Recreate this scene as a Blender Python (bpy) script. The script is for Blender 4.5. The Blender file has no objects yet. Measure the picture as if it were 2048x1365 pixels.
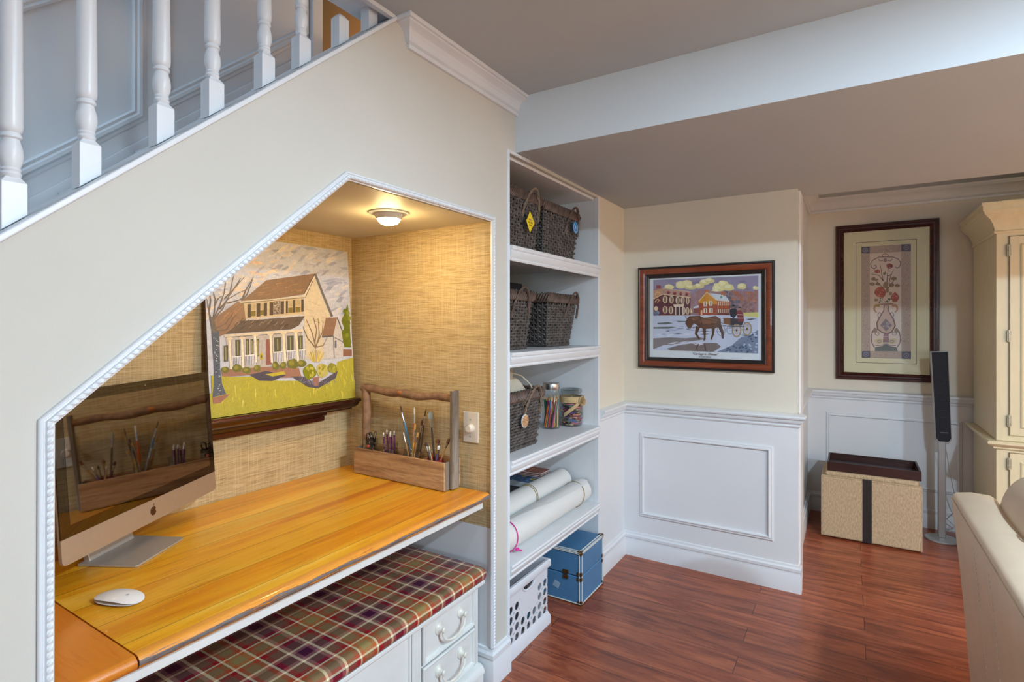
import bpy, bmesh, math, random
from mathutils import Vector, Matrix
R = math.radians
pi = math.pi
COL = bpy.context.scene.collection

# ------------------------------------------------------------------ helpers
def lin(c):
    c /= 255.0
    return c / 12.92 if c <= .04045 else ((c + .055) / 1.055) ** 2.4
def S(r, g, b):
    return (lin(r), lin(g), lin(b), 1.0)

def newmat(name):
    m = bpy.data.materials.new(name); m.use_nodes = True
    nt = m.node_tree; nt.nodes.clear()
    out = nt.nodes.new('ShaderNodeOutputMaterial'); b = nt.nodes.new('ShaderNodeBsdfPrincipled')
    nt.links.new(b.outputs[0], out.inputs[0])
    return m, nt, b
def N(nt, typ, **kw):
    n = nt.nodes.new(typ)
    for k, v in kw.items():
        if k.startswith('i_'):
            n.inputs[int(k[2:]) if k[2:].isdigit() else k[2:].replace('_', ' ')].default_value = v
        else:
            setattr(n, k, v)
    return n
def coords(nt, scale=(1, 1, 1), rot=(0, 0, 0)):
    t = N(nt, 'ShaderNodeTexCoord'); mp = N(nt, 'ShaderNodeMapping')
    mp.inputs['Scale'].default_value = scale; mp.inputs['Rotation'].default_value = rot
    nt.links.new(t.outputs['Object'], mp.inputs[0])
    return mp.outputs[0]
def noise(nt, vec, scale=5, detail=3, rough=.55, dist=0):
    n = N(nt, 'ShaderNodeTexNoise'); n.inputs['Scale'].default_value = scale
    n.inputs['Detail'].default_value = detail; n.inputs['Roughness'].default_value = rough
    n.inputs['Distortion'].default_value = dist
    nt.links.new(vec, n.inputs['Vector'])
    return n.outputs['Fac']
def ramp(nt, fac, stops, interp='LINEAR'):
    r = N(nt, 'ShaderNodeValToRGB'); cr = r.color_ramp; cr.interpolation = interp
    while len(cr.elements) < len(stops): cr.elements.new(.5)
    for e, (p, c) in zip(cr.elements, stops):
        e.position = p; e.color = c
    nt.links.new(fac, r.inputs[0])
    return r.outputs[0]
def mixc(nt, a, b, fac, mode='MIX'):
    m = N(nt, 'ShaderNodeMix', data_type='RGBA', blend_type=mode)
    for s, v in ((0, fac), (6, a), (7, b)):
        if hasattr(v, 'is_linked'): nt.links.new(v, m.inputs[s])
        else: m.inputs[s].default_value = v
    return m.outputs[2]
def math_(nt, op, a, b=None, c=None):
    m = N(nt, 'ShaderNodeMath', operation=op)
    for i, v in enumerate((a, b, c)):
        if v is None: continue
        if hasattr(v, 'is_linked'): nt.links.new(v, m.inputs[i])
        else: m.inputs[i].default_value = v
    return m.outputs[0]
def bump(nt, b, h, strength=.3, dist=.002):
    n = N(nt, 'ShaderNodeBump'); n.inputs['Strength'].default_value = strength; n.inputs['Distance'].default_value = dist
    nt.links.new(h, n.inputs['Height']); nt.links.new(n.outputs[0], b.inputs['Normal'])
def plain(name, col, rough=.5, metal=0, var=.06, vscale=6, bmp=0, bscale=120, stretch=(1, 1, 1), spec=.5, coat=0):
    m, nt, b = newmat(name)
    v = coords(nt, stretch)
    lo = tuple(max(0, c * (1 - var)) for c in col[:3]) + (1,); hi = tuple(min(1, c * (1 + var)) for c in col[:3]) + (1,)
    nt.links.new(ramp(nt, noise(nt, v, vscale, 4), [(.3, lo), (.7, hi)]), b.inputs['Base Color'])
    b.inputs['Roughness'].default_value = rough; b.inputs['Metallic'].default_value = metal
    b.inputs['Specular IOR Level'].default_value = spec; b.inputs['Coat Weight'].default_value = coat
    b.inputs['Coat Roughness'].default_value = .1
    if bmp: bump(nt, b, noise(nt, v, bscale, 3), bmp)
    return m
def woodmat(name, c1, c2, c3, axis, rough=.35, freq=14, coat=0, spec=.5):
    m, nt, b = newmat(name)
    sc = [1, 1, 1]; sc[axis] = .07
    v = coords(nt, tuple(sc))
    n1 = noise(nt, v, freq, 5, .6, 1.2); n2 = noise(nt, v, freq * 9, 3)
    c = ramp(nt, n1, [(.25, c1), (.5, c2), (.75, c3)])
    c = mixc(nt, c, c1, math_(nt, 'MULTIPLY', math_(nt, 'GREATER_THAN', n2, .58), .35))
    nt.links.new(c, b.inputs['Base Color']); b.inputs['Roughness'].default_value = rough
    b.inputs['Coat Weight'].default_value = coat; b.inputs['Specular IOR Level'].default_value = spec
    bump(nt, b, n2, .12, .001)
    return m

class MB:
    def __init__(s): s.v = []; s.f = []; s.mi = []; s.cur = 0; s.col = []; s.ccur = None
    def add(s, vs, fs):
        o = len(s.v); s.v += [tuple(p) for p in vs]
        for f in fs:
            s.f.append(tuple(i + o for i in f)); s.mi.append(s.cur); s.col.append(s.ccur)
        return s
    def box(s, x0, x1, y0, y1, z0, z1):
        return s.add([(x, y, z) for z in (z0, z1) for y in (y0, y1) for x in (x0, x1)],
                     [(0, 2, 3, 1), (4, 5, 7, 6), (0, 1, 5, 4), (2, 6, 7, 3), (0, 4, 6, 2), (1, 3, 7, 5)])
    def prism(s, poly, axis, a0, a1):
        # poly in the two other axes (in x<y<z order)
        def p3(p, a):
            q = list(p); q.insert(axis, a); return q
        n = len(poly)
        return s.add([p3(p, a0) for p in poly] + [p3(p, a1) for p in poly],
                     [tuple(range(n - 1, -1, -1)), tuple(range(n, 2 * n))] + [(i, (i + 1) % n, n + (i + 1) % n, n + i) for i in range(n)])
    def lathe(s, prof, seg=24, c=(0, 0, 0), axis=2, sx=1, sy=1, caps=True):
        vs = []; fs = []; n = len(prof)
        for r, h in prof:
            for k in range(seg):
                a = 2 * pi * k / seg
                q = [r * math.cos(a) * sx, r * math.sin(a) * sy]; q.insert(axis, h)
                vs.append((q[0] + c[0], q[1] + c[1], q[2] + c[2]))
        for i in range(n - 1):
            for k in range(seg):
                fs.append((i * seg + k, i * seg + (k + 1) % seg, (i + 1) * seg + (k + 1) % seg, (i + 1) * seg + k))
        if caps:
            if prof[0][0] > 1e-6: fs.append(tuple(range(seg - 1, -1, -1)))
            if prof[-1][0] > 1e-6: fs.append(tuple((n - 1) * seg + k for k in range(seg)))
        return s.add(vs, fs)
    def tube(s, pts, r, seg=8, closed=False, caps=True):
        pts = [Vector(p) for p in pts]; n = len(pts)
        rr = r if isinstance(r, (list, tuple)) else [r] * n
        vs = []; fs = []; up = None
        for i, p in enumerate(pts):
            if closed: d = pts[(i + 1) % n] - pts[i - 1]
            else: d = pts[min(i + 1, n - 1)] - pts[max(i - 1, 0)]
            d.normalize()
            if up is None:
                up = Vector((0, 0, 1)) if abs(d.z) < .9 else Vector((1, 0, 0))
            x = up - d * up.dot(d)
            if x.length < 1e-5: x = d.orthogonal()
            x.normalize(); y = d.cross(x); up = x
            for k in range(seg):
                a = 2 * pi * k / seg
                vs.append(p + (x * math.cos(a) + y * math.sin(a)) * rr[i])
        m = n if closed else n - 1
        for i in range(m):
            j = (i + 1) % n
            for k in range(seg):
                fs.append((i * seg + k, i * seg + (k + 1) % seg, j * seg + (k + 1) % seg, j * seg + k))
        if caps and not closed:
            fs.append(tuple(range(seg - 1, -1, -1))); fs.append(tuple((n - 1) * seg + k for k in range(seg)))
        return s.add(vs, fs)
    def sweep(s, path, prof, n, closed=False, pclosed=True):
        # path: points in a plane with normal n; prof (a, b): a along n x d, b along n
        n = Vector(n); P = [Vector(p) for p in path]; m = len(P); k = len(prof)
        vs = []; fs = []
        for i in range(m):
            dirs = []
            if closed or i > 0: dirs.append((P[i] - P[i - 1]).normalized())
            if closed or i < m - 1: dirs.append((P[(i + 1) % m] - P[i]).normalized())
            ss = [n.cross(d) for d in dirs]
            mv = ss[0] if len(ss) == 1 else (ss[0] + ss[1]) / (1 + ss[0].dot(ss[1]))
            for a, b in prof: vs.append(P[i] + mv * a + n * b)
        for i in range(m if closed else m - 1):
            j = (i + 1) % m
            for q in range(k if pclosed else k - 1):
                r = (q + 1) % k
                fs.append((i * k + q, i * k + r, j * k + r, j * k + q))
        if not closed and pclosed:
            fs.append(tuple(range(k - 1, -1, -1))); fs.append(tuple((m - 1) * k + q for q in range(k)))
        return s.add(vs, fs)
    def ell(s, c, rx, ry, rz, seg=12, rings=7):
        prof = [(math.sin(pi * i / rings), -math.cos(pi * i / rings)) for i in range(rings + 1)]
        o = len(s.v)
        s.lathe([(max(p[0], 1e-7), p[1]) for p in prof], seg, caps=False)
        for i in range(o, len(s.v)):
            x, y, z = s.v[i]; s.v[i] = (c[0] + x * rx, c[1] + y * ry, c[2] + z * rz)
        return s
    def xf(s, M, start=0):
        for i in range(start, len(s.v)): s.v[i] = tuple(M @ Vector(s.v[i]))
        return s

def obj(name, mb, mat, parent=None, bevel=0, smooth=True, seg=2, angle=35, sub=0, loc=None, fix=True):
    me = bpy.data.meshes.new(name); me.from_pydata(mb.v, [], mb.f)
    mats = mat if isinstance(mat, (list, tuple)) else [mat]
    for m in mats: me.materials.append(m)
    if len(mats) > 1: me.polygons.foreach_set('material_index', mb.mi)
    if any(c is not None for c in mb.col):
        ca = me.color_attributes.new('Col', 'FLOAT_COLOR', 'CORNER')
        for p in me.polygons:
            for li in p.loop_indices: ca.data[li].color = mb.col[p.index]
    if fix:
        bm = bmesh.new(); bm.from_mesh(me)
        bmesh.ops.recalc_face_normals(bm, faces=bm.faces); bm.to_mesh(me); bm.free()
    if smooth:
        me.polygons.foreach_set('use_smooth', [True] * len(me.polygons)); me.set_sharp_from_angle(angle=R(angle))
    o = bpy.data.objects.new(name, me); COL.objects.link(o)
    if parent: o.parent = parent
    if loc: o.location = loc
    if bevel:
        b = o.modifiers.new('Bevel', 'BEVEL'); b.width = bevel; b.segments = seg; b.limit_method = 'ANGLE'; b.angle_limit = R(40)
        b.harden_normals = smooth
    if sub:
        b = o.modifiers.new('Subdivision', 'SUBSURF'); b.levels = sub; b.render_levels = sub
    return o
def tag(o, label=None, cat=None, group=None, kind=None):
    if label: o['label'] = label
    if cat: o['category'] = cat
    if group: o['group'] = group
    if kind: o['kind'] = kind
    return o
def thing(name, label, cat, loc=(0, 0, 0), rz=0, group=None):
    o = bpy.data.objects.new(name, None); COL.objects.link(o)
    o.empty_display_size = .05; o.location = loc; o.rotation_euler = (0, 0, rz)
    return tag(o, label, cat, group)
def struct(name, mb, mat, **kw):
    o = obj(name, mb, mat, **kw); o['kind'] = 'structure'; return o
def copy_tree(o, loc=None, rot=None, label=None, group=None):
    c = o.copy(); COL.objects.link(c)
    if loc is not None: c.location = loc
    if rot is not None: c.rotation_euler = rot
    if label: c['label'] = label
    if group: c['group'] = group
    for ch in o.children:
        d = ch.copy(); COL.objects.link(d); d.parent = c; d.matrix_parent_inverse = ch.matrix_parent_inverse.copy()
        for g in ch.children:
            e = g.copy(); COL.objects.link(e); e.parent = d; e.matrix_parent_inverse = g.matrix_parent_inverse.copy()
    return c
def text_obj(name, txt, size, mat, parent=None, M=None, align='CENTER', extrude=.0003, shear=0):
    cu = bpy.data.curves.new(name, 'FONT'); cu.body = txt; cu.size = size; cu.align_x = align; cu.extrude = extrude; cu.shear = shear
    t = bpy.data.objects.new(name, cu); COL.objects.link(t)
    me = bpy.data.meshes.new_from_object(t); COL.objects.unlink(t); bpy.data.objects.remove(t); bpy.data.curves.remove(cu)
    me.name = name
    if M is not None: me.transform(M)
    me.materials.clear(); me.materials.append(mat)
    o = bpy.data.objects.new(name, me); COL.objects.link(o)
    if parent: o.parent = parent
    return o
def art(name, data, W, H, M, parent, mat, base, step=3e-6):
    # a printed or painted picture: flat coloured patches laid over one another on a W x H sheet
    mb = MB(); mb.ccur = base
    mb.add([(0, 0, 0), (W, 0, 0), (W, H, 0), (0, H, 0)], [(0, 1, 2, 3)])
    for i, (c, q) in enumerate(data):
        mb.ccur = S(*c); pts = []
        for u, v in q:
            p = (u * W, v * H, (i + 1) * step)
            if not pts or (abs(p[0] - pts[-1][0]) + abs(p[1] - pts[-1][1])) > 1e-6: pts.append(p)
        if len(pts) > 2 and pts[0] == pts[-1]: pts.pop()
        if len(pts) < 3: continue
        ar = sum(pts[k][0] * pts[(k + 1) % len(pts)][1] - pts[(k + 1) % len(pts)][0] * pts[k][1] for k in range(len(pts)))
        if ar < 0: pts.reverse()
        mb.add(pts, [tuple(range(len(pts)))])
    mb.xf(M)
    return obj(name, mb, mat, parent, smooth=False, fix=False)
def artmat(name, rough, strokes=.12, bscale=60, bmp=.3, stretch=(1, 1, 1)):
    m, nt, b = newmat(name)
    a = N(nt, 'ShaderNodeAttribute', attribute_name='Col'); v = coords(nt, stretch)
    n = noise(nt, v, bscale, 4, .6, 1.5)
    f = ramp(nt, n, [(.3, ((1 - strokes) * 1.13,) * 3 + (1,)), (.7, (1.13,) * 3 + (1,))])
    nt.links.new(mixc(nt, a.outputs['Color'], f, 1.0, 'MULTIPLY'), b.inputs['Base Color'])
    b.inputs['Roughness'].default_value = rough
    if bmp: bump(nt, b, n, bmp, .002)
    return m
def glassmat(name, tint=(1, 1, 1, 1), refl=1.0, rough=0.0):
    # thin clear glass: reflects by angle, lets the rest straight through
    m = bpy.data.materials.new(name); m.use_nodes = True; nt = m.node_tree; nt.nodes.clear()
    out = N(nt, 'ShaderNodeOutputMaterial'); tr = N(nt, 'ShaderNodeBsdfTransparent'); gl = N(nt, 'ShaderNodeBsdfGlossy')
    gl.inputs['Roughness'].default_value = rough
    v = coords(nt); n = noise(nt, v, 4, 2)
    nt.links.new(ramp(nt, n, [(0, tuple(c * .97 for c in tint[:3]) + (1,)), (1, tint)]), tr.inputs[0])
    fr = N(nt, 'ShaderNodeFresnel'); ge = N(nt, 'ShaderNodeNewGeometry')
    nt.links.new(math_(nt, 'SUBTRACT', 1.45, math_(nt, 'MULTIPLY', ge.outputs['Backfacing'], 1.45 - 1 / 1.45)), fr.inputs[0])
    mx = N(nt, 'ShaderNodeMixShader')
    nt.links.new(math_(nt, 'MULTIPLY', fr.outputs[0], refl), mx.inputs[0])
    nt.links.new(tr.outputs[0], mx.inputs[1]); nt.links.new(gl.outputs[0], mx.inputs[2]); nt.links.new(mx.outputs[0], out.inputs[0])
    return m

# ------------------------------------------------------------------ materials
m_cream = plain('cream_wall_paint', (.74, .68, .56, 1), .75, var=.02, vscale=3, bmp=.06, bscale=220)
m_stairwall = plain('dimmed_stair_wall_paint', (.60, .575, .515, 1), .75, var=.02, vscale=3, bmp=.06, bscale=220)  # greyed from the cream, partly to offset the strong light on this wall
m_white = plain('white_trim_paint', (.74, .755, .775, 1), .34, var=.02, vscale=5, bmp=.03, bscale=90)
m_wains = plain('white_wainscot_paint', (.76, .77, .785, 1), .42, var=.015, vscale=3, bmp=.03, bscale=150)
m_ceil = plain('dim_ceiling_paint', (.475, .505, .52, 1), .85, var=.02, vscale=2, bmp=.12, bscale=60)  # flat grey, darkened to stand in for dim light on ceiling and soffit
m_ceil_lit = plain('lit_ceiling_paint', (.70, .76, .80, 1), .7, var=.02, vscale=2, bmp=.08, bscale=90)  # lighter blue copy of the ceiling paint, painting in light on the beam face
m_ceilw = plain('niche_ceiling_paint', (.70, .63, .50, 1), .58, var=.03, vscale=3, bmp=.15, bscale=14)
m_shelf = plain('white_shelf_paint', (.74, .75, .76, 1), .4, var=.03, vscale=8, bmp=.05, bscale=70)
m_dresser = plain('antique_white_paint', (.74, .74, .71, 1), .38, var=.04, vscale=7, bmp=.05, bscale=60)
m_handle = plain('ivory_enamel', (.76, .73, .64, 1), .3, var=.12, vscale=60)

def grass():
    m, nt, b = newmat('grasscloth')
    v1 = coords(nt, (2.2, 2.2, 110)); v2 = coords(nt, (60, 60, .5)); v3 = coords(nt, (3.4, 3.4, 170))
    n1 = noise(nt, v1, 6, 4, .65); n2 = noise(nt, v2, 9, 3, .7); n3 = noise(nt, v3, 4, 2)
    c = ramp(nt, n1, [(.28, S(160, 130, 86)), (.5, S(200, 172, 124)), (.72, S(228, 206, 164))])
    c = mixc(nt, c, S(120, 92, 58), math_(nt, 'MULTIPLY', math_(nt, 'GREATER_THAN', n3, .58), .5))
    c = mixc(nt, c, S(232, 212, 172), math_(nt, 'MULTIPLY', math_(nt, 'GREATER_THAN', n2, .55), .40))
    nt.links.new(c, b.inputs['Base Color']); b.inputs['Roughness'].default_value = .6
    b.inputs['Specular IOR Level'].default_value = .25
    bump(nt, b, n1, .5, .002)
    return m
m_grass = grass()

def floor_mat():
    m, nt, b = newmat('red_brown_laminate')
    v = coords(nt)
    br = N(nt, 'ShaderNodeTexBrick', offset=.37, offset_frequency=2)
    br.inputs['Color1'].default_value = (.1, .1, .1, 1); br.inputs['Color2'].default_value = (.9, .9, .9, 1); br.inputs['Mortar'].default_value = (0, 0, 0, 1)
    br.inputs['Scale'].default_value = 1; br.inputs['Mortar Size'].default_value = .0012; br.inputs['Brick Width'].default_value = 1.22
    br.inputs['Row Height'].default_value = .127; br.inputs['Bias'].default_value = 0; br.inputs['Mortar Smooth'].default_value = .1
    nt.links.new(v, br.inputs['Vector'])
    vv = N(nt, 'ShaderNodeVectorMath', operation='ADD'); nt.links.new(coords(nt, (.9, 7, 1)), vv.inputs[0])
    vm = N(nt, 'ShaderNodeVectorMath', operation='SCALE'); nt.links.new(br.outputs['Color'], vm.inputs[0]); vm.inputs['Scale'].default_value = 9
    nt.links.new(vm.outputs[0], vv.inputs[1])
    n1 = noise(nt, vv.outputs[0], 2.3, 5, .62, 1.6); n2 = noise(nt, coords(nt, (5, 120, 1)), 2, 3)
    c = ramp(nt, n1, [(.25, S(104, 48, 30)), (.42, S(142, 72, 46)), (.58, S(170, 94, 62)), (.78, S(192, 114, 78))])
    c = mixc(nt, c, S(84, 40, 28), math_(nt, 'MULTIPLY', math_(nt, 'GREATER_THAN', n2, .6), .4))
    c = mixc(nt, c, mixc(nt, (.78, .76, .74, 1), (1.12, 1.1, 1.08, 1), br.outputs['Color']), 1.0, 'MULTIPLY')
    c = mixc(nt, c, S(40, 16, 10), br.outputs['Fac'])
    nt.links.new(c, b.inputs['Base Color']); b.inputs['Roughness'].default_value = .3
    bump(nt, b, n2, .08, .001)
    return m
m_floor = floor_mat()

def desk_mat():
    m, nt, b = newmat('varnished_pine')
    t = N(nt, 'ShaderNodeTexCoord'); sp = N(nt, 'ShaderNodeSeparateXYZ'); nt.links.new(t.outputs['Object'], sp.inputs[0])
    W = .118
    bi = math_(nt, 'FLOOR', math_(nt, 'DIVIDE', math_(nt, 'ADD', sp.outputs[0], 5.02), W))
    fr = math_(nt, 'FRACT', math_(nt, 'DIVIDE', math_(nt, 'ADD', sp.outputs[0], 5.02), W))
    wn = N(nt, 'ShaderNodeTexWhiteNoise', noise_dimensions='1D'); nt.links.new(bi, wn.inputs['W'])
    vv = N(nt, 'ShaderNodeVectorMath', operation='ADD'); nt.links.new(coords(nt, (4.5, .35, 4.5)), vv.inputs[0])
    vm = N(nt, 'ShaderNodeVectorMath', operation='SCALE'); nt.links.new(wn.outputs['Color'], vm.inputs[0]); vm.inputs['Scale'].default_value = 7
    nt.links.new(vm.outputs[0], vv.inputs[1])
    n1 = noise(nt, vv.outputs[0], 2.6, 4, .55, .5); n2 = noise(nt, coords(nt, (60, 2, 60)), 3, 3)
    c = ramp(nt, n1, [(.3, S(208, 118, 14)), (.45, S(234, 154, 20)), (.56, S(244, 182, 36)), (.72, S(248, 208, 92))])
    c = mixc(nt, c, S(168, 84, 22), math_(nt, 'MULTIPLY', math_(nt, 'GREATER_THAN', n2, .6), .3))
    c = mixc(nt, c, mixc(nt, (.86, .8, .74, 1), (1.1, 1.08, 1.04, 1), wn.outputs['Value']), 1.0, 'MULTIPLY')
    # knots
    vo = N(nt, 'ShaderNodeTexVoronoi', feature='F1'); vo.inputs['Scale'].default_value = 3.1; nt.links.new(coords(nt, (1.7, 1, .001)), vo.inputs['Vector'])
    c = mixc(nt, c, S(92, 44, 12), math_(nt, 'LESS_THAN', vo.outputs['Distance'], .035))
    seam = math_(nt, 'LESS_THAN', fr, .016)
    c = mixc(nt, c, S(96, 50, 14), math_(nt, 'MULTIPLY', seam, .8))
    # worn varnish specks
    n4 = noise(nt, coords(nt), 85, 2)
    c = mixc(nt, c, S(240, 206, 150), math_(nt, 'MULTIPLY', math_(nt, 'GREATER_THAN', n4, .73), .6))
    nt.links.new(c, b.inputs['Base Color']); b.inputs['Roughness'].default_value = .3
    b.inputs['Coat Weight'].default_value = .35; b.inputs['Coat Roughness'].default_value = .2
    bump(nt, b, n2, .1, .001)
    return m
m_desk = desk_mat()
def desk_edge_mat():
    m, nt, b = newmat('chipped_varnish_edge')
    v = coords(nt, (10, 2.4, 60)); n = noise(nt, v, 2.6, 4, .7)
    t = N(nt, 'ShaderNodeTexCoord'); sp = N(nt, 'ShaderNodeSeparateXYZ'); nt.links.new(t.outputs['Object'], sp.inputs[0])
    dz = math_(nt, 'ABSOLUTE', math_(nt, 'SUBTRACT', sp.outputs[2], .7295))
    worn = math_(nt, 'SUBTRACT', math_(nt, 'ADD', n, .13), math_(nt, 'MULTIPLY', dz, 24))
    c = ramp(nt, worn, [(.42, S(226, 150, 56)), (.50, S(196, 118, 42)), (.52, S(98, 84, 78)), (.60, S(128, 120, 118)), (.72, S(76, 62, 54))])
    nt.links.new(c, b.inputs['Base Color']); b.inputs['Roughness'].default_value = .33; b.inputs['Coat Weight'].default_value = .3
    bump(nt, b, n, .4, .003)
    return m
m_deskedge = desk_edge_mat()

def plaid_mat():
    m, nt, b = newmat('plaid_oilcloth')
    t = N(nt, 'ShaderNodeTexCoord'); sp = N(nt, 'ShaderNodeSeparateXYZ'); nt.links.new(t.outputs['Object'], sp.inputs[0])
    u = math_(nt, 'SUBTRACT', sp.outputs[0], sp.outputs[2])
    def stripes(x, P, off):
        f = math_(nt, 'FRACT', math_(nt, 'ADD', math_(nt, 'DIVIDE', x, P), off))
        OL, BR, PU, RD, OR_, CR, DK, MV = S(150, 132, 84), S(116, 84, 70), S(70, 26, 58), S(156, 28, 38), S(186, 96, 52), S(238, 224, 186), S(52, 32, 34), S(150, 104, 106)
        return ramp(nt, f, [(0, OL), (.13, OR_), (.19, CR), (.22, DK), (.23, RD), (.29, BR), (.43, CR), (.465, MV), (.515, PU), (.65, MV), (.70, CR), (.735, BR), (.86, RD), (.915, DK), (.925, CR), (.95, OR_)], 'CONSTANT')
    a = stripes(u, .235, .12); c = stripes(sp.outputs[1], .235, .4)
    col = mixc(nt, a, c, .5)
    col = mixc(nt, col, (.96, .94, .92, 1), 1.0, 'MULTIPLY')
    nt.links.new(col, b.inputs['Base Color']); b.inputs['Roughness'].default_value = .34
    bump(nt, b, noise(nt, coords(nt), 26, 4), .12, .003)
    return m
m_plaid = plaid_mat()

m_wicker = plain('dark_wicker', S(84, 77, 73), .5, var=.55, vscale=34, bmp=.3, bscale=300)
m_wickr = plain('brown_wicker_rim', S(96, 76, 66), .5, var=.45, vscale=26, bmp=.3, bscale=300)
m_twine = plain('twisted_seagrass', S(124, 104, 86), .7, var=.35, vscale=90)
m_innerbox = plain('basket_inside', S(40, 34, 32), .8, var=.3, vscale=40)
m_linen = plain('undyed_linen', S(206, 194, 172), .85, var=.08, vscale=20, bmp=.2, bscale=200)
m_barn = woodmat('barn_board', S(116, 80, 52), S(190, 146, 102), S(216, 180, 136), 0, .75, 26)
m_barnz = woodmat('weathered_grey_board', S(88, 72, 58), S(138, 122, 106), S(172, 160, 146), 2, .8, 30)
m_bark = plain('branch_bark', S(138, 104, 78), .8, var=.35, vscale=30, bmp=.8, bscale=80)
m_knot = plain('cut_branch_knot', S(188, 110, 52), .7, var=.2, vscale=60)
m_glass = glassmat('clear_jar_glass', (.98, .99, .99, 1), 1.1)
m_pglass = glassmat('picture_glass', (.995, .997, .995, 1), .6)
m_jglass = glassmat('thick_jar_glass', (.84, .88, .87, 1), 3.2)
m_steel = plain('brushed_steel', (.62, .61, .6, 1), .32, 1, var=.05, vscale=40, stretch=(1, 1, 30))
m_alu = plain('anodised_aluminium', (.66, .60, .55, 1), .42, .85, var=.02, vscale=60)
m_foot = plain('stand_aluminium', (.50, .46, .41, 1), .42, .45, var=.02, vscale=60)
m_black = plain('black_gloss_bezel', (.008, .008, .009, 1), .06, var=.1)
m_blackp = plain('black_plastic', (.02, .02, .022, 1), .4, var=.15, vscale=30)
m_mahog = woodmat('mahogany_stain', S(34, 12, 8), S(62, 22, 14), S(92, 34, 20), 1, .22, 14, .4)
m_mahogx = woodmat('mahogany_frame', S(96, 40, 22), S(132, 62, 36), S(158, 82, 50), 0, .28, 18, .3)
m_ebony = plain('ebony_lacquer', S(34, 28, 28), .3, var=.2, vscale=20, spec=.5)
m_burg = plain('burgundy_brown_frame', S(64, 30, 26), .35, var=.25, vscale=20)
m_mat = plain('cream_mount_board', S(226, 220, 186), .85, var=.015, vscale=30)
m_sheet = plain('white_print_paper', S(212, 218, 224), .8, var=.01, vscale=30)
m_ink = plain('brown_ink', S(70, 52, 44), .8)
m_burlap = plain('oatmeal_burlap', S(188, 166, 134), .9, var=.24, vscale=150, bmp=.5, bscale=300, stretch=(1, 1, .35))
m_strap = plain('dark_brown_strap', S(40, 34, 36), .5, var=.1, vscale=30)
m_tray = woodmat('espresso_tray_wood', S(38, 20, 18), S(58, 32, 28), S(76, 44, 36), 0, .4, 20)
m_trayin = plain('tray_inside', S(84, 76, 80), .35, var=.05)
m_mouse = plain('white_glossy_polycarbonate', (.86, .83, .82, 1), .12, var=.01)
m_grey = plain('light_grey_mark', S(170, 164, 164), .4)
m_crate = plain('pale_grey_plastic', S(220, 222, 228), .42, var=.02, vscale=12)
m_crw = plain('white_plastic', S(214, 214, 210), .35, var=.02)
m_trunk = plain('blue_vinyl', S(76, 126, 166), .38, var=.06, vscale=16, bmp=.15, bscale=140)
m_piping = plain('white_piping', S(206, 206, 200), .4, var=.05, vscale=30)
m_brass = plain('aged_brass', S(112, 82, 46), .42, .8, var=.3, vscale=70)
m_paper = plain('white_vinyl_roll', S(224, 224, 220), .4, var=.02, vscale=10, bmp=.05)
m_cord = plain('jute_cord', S(150, 128, 84), .8, var=.2, vscale=90)
m_pink = plain('magenta_ribbon', S(220, 40, 150), .6, var=.1, vscale=40)
m_arm = plain('antique_cream_paint', S(216, 204, 168), .42, var=.05, vscale=6, bmp=.05, bscale=60, stretch=(6, 6, 1))
m_glaze = plain('brown_glaze_line', S(140, 118, 84), .6, var=.15, vscale=30)
m_hinge = plain('antique_nickel_hinge', S(176, 168, 146), .45, .5, var=.2, vscale=60)
m_leather = plain('beige_leather', S(206, 184, 158), .42, var=.04, vscale=9, bmp=.12, bscale=42)
m_stitch = plain('cream_thread', S(228, 218, 198), .7)
m_silver = plain('silver_plastic', S(176, 174, 172), .38, .4, var=.03, vscale=30)
m_grille = plain('charcoal_speaker_cloth', S(38, 38, 46), .75, var=.15, vscale=300, bmp=.2, bscale=700)
m_orangewall = plain('orange_tan_hall_paint', S(196, 150, 96), .8, var=.02)
m_step = woodmat('stair_tread_wood', S(86, 44, 26), S(120, 66, 38), S(146, 86, 52), 0, .4, 14)
m_socket = plain('almond_plate', S(228, 214, 196), .4, var=.02)
WORLD = .1; EXPO = .17; DOWN = 78; WIN = 72; FILL_RIGHT = .5; STAIR = 44; LAMP = 19; BULB = 190
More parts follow.
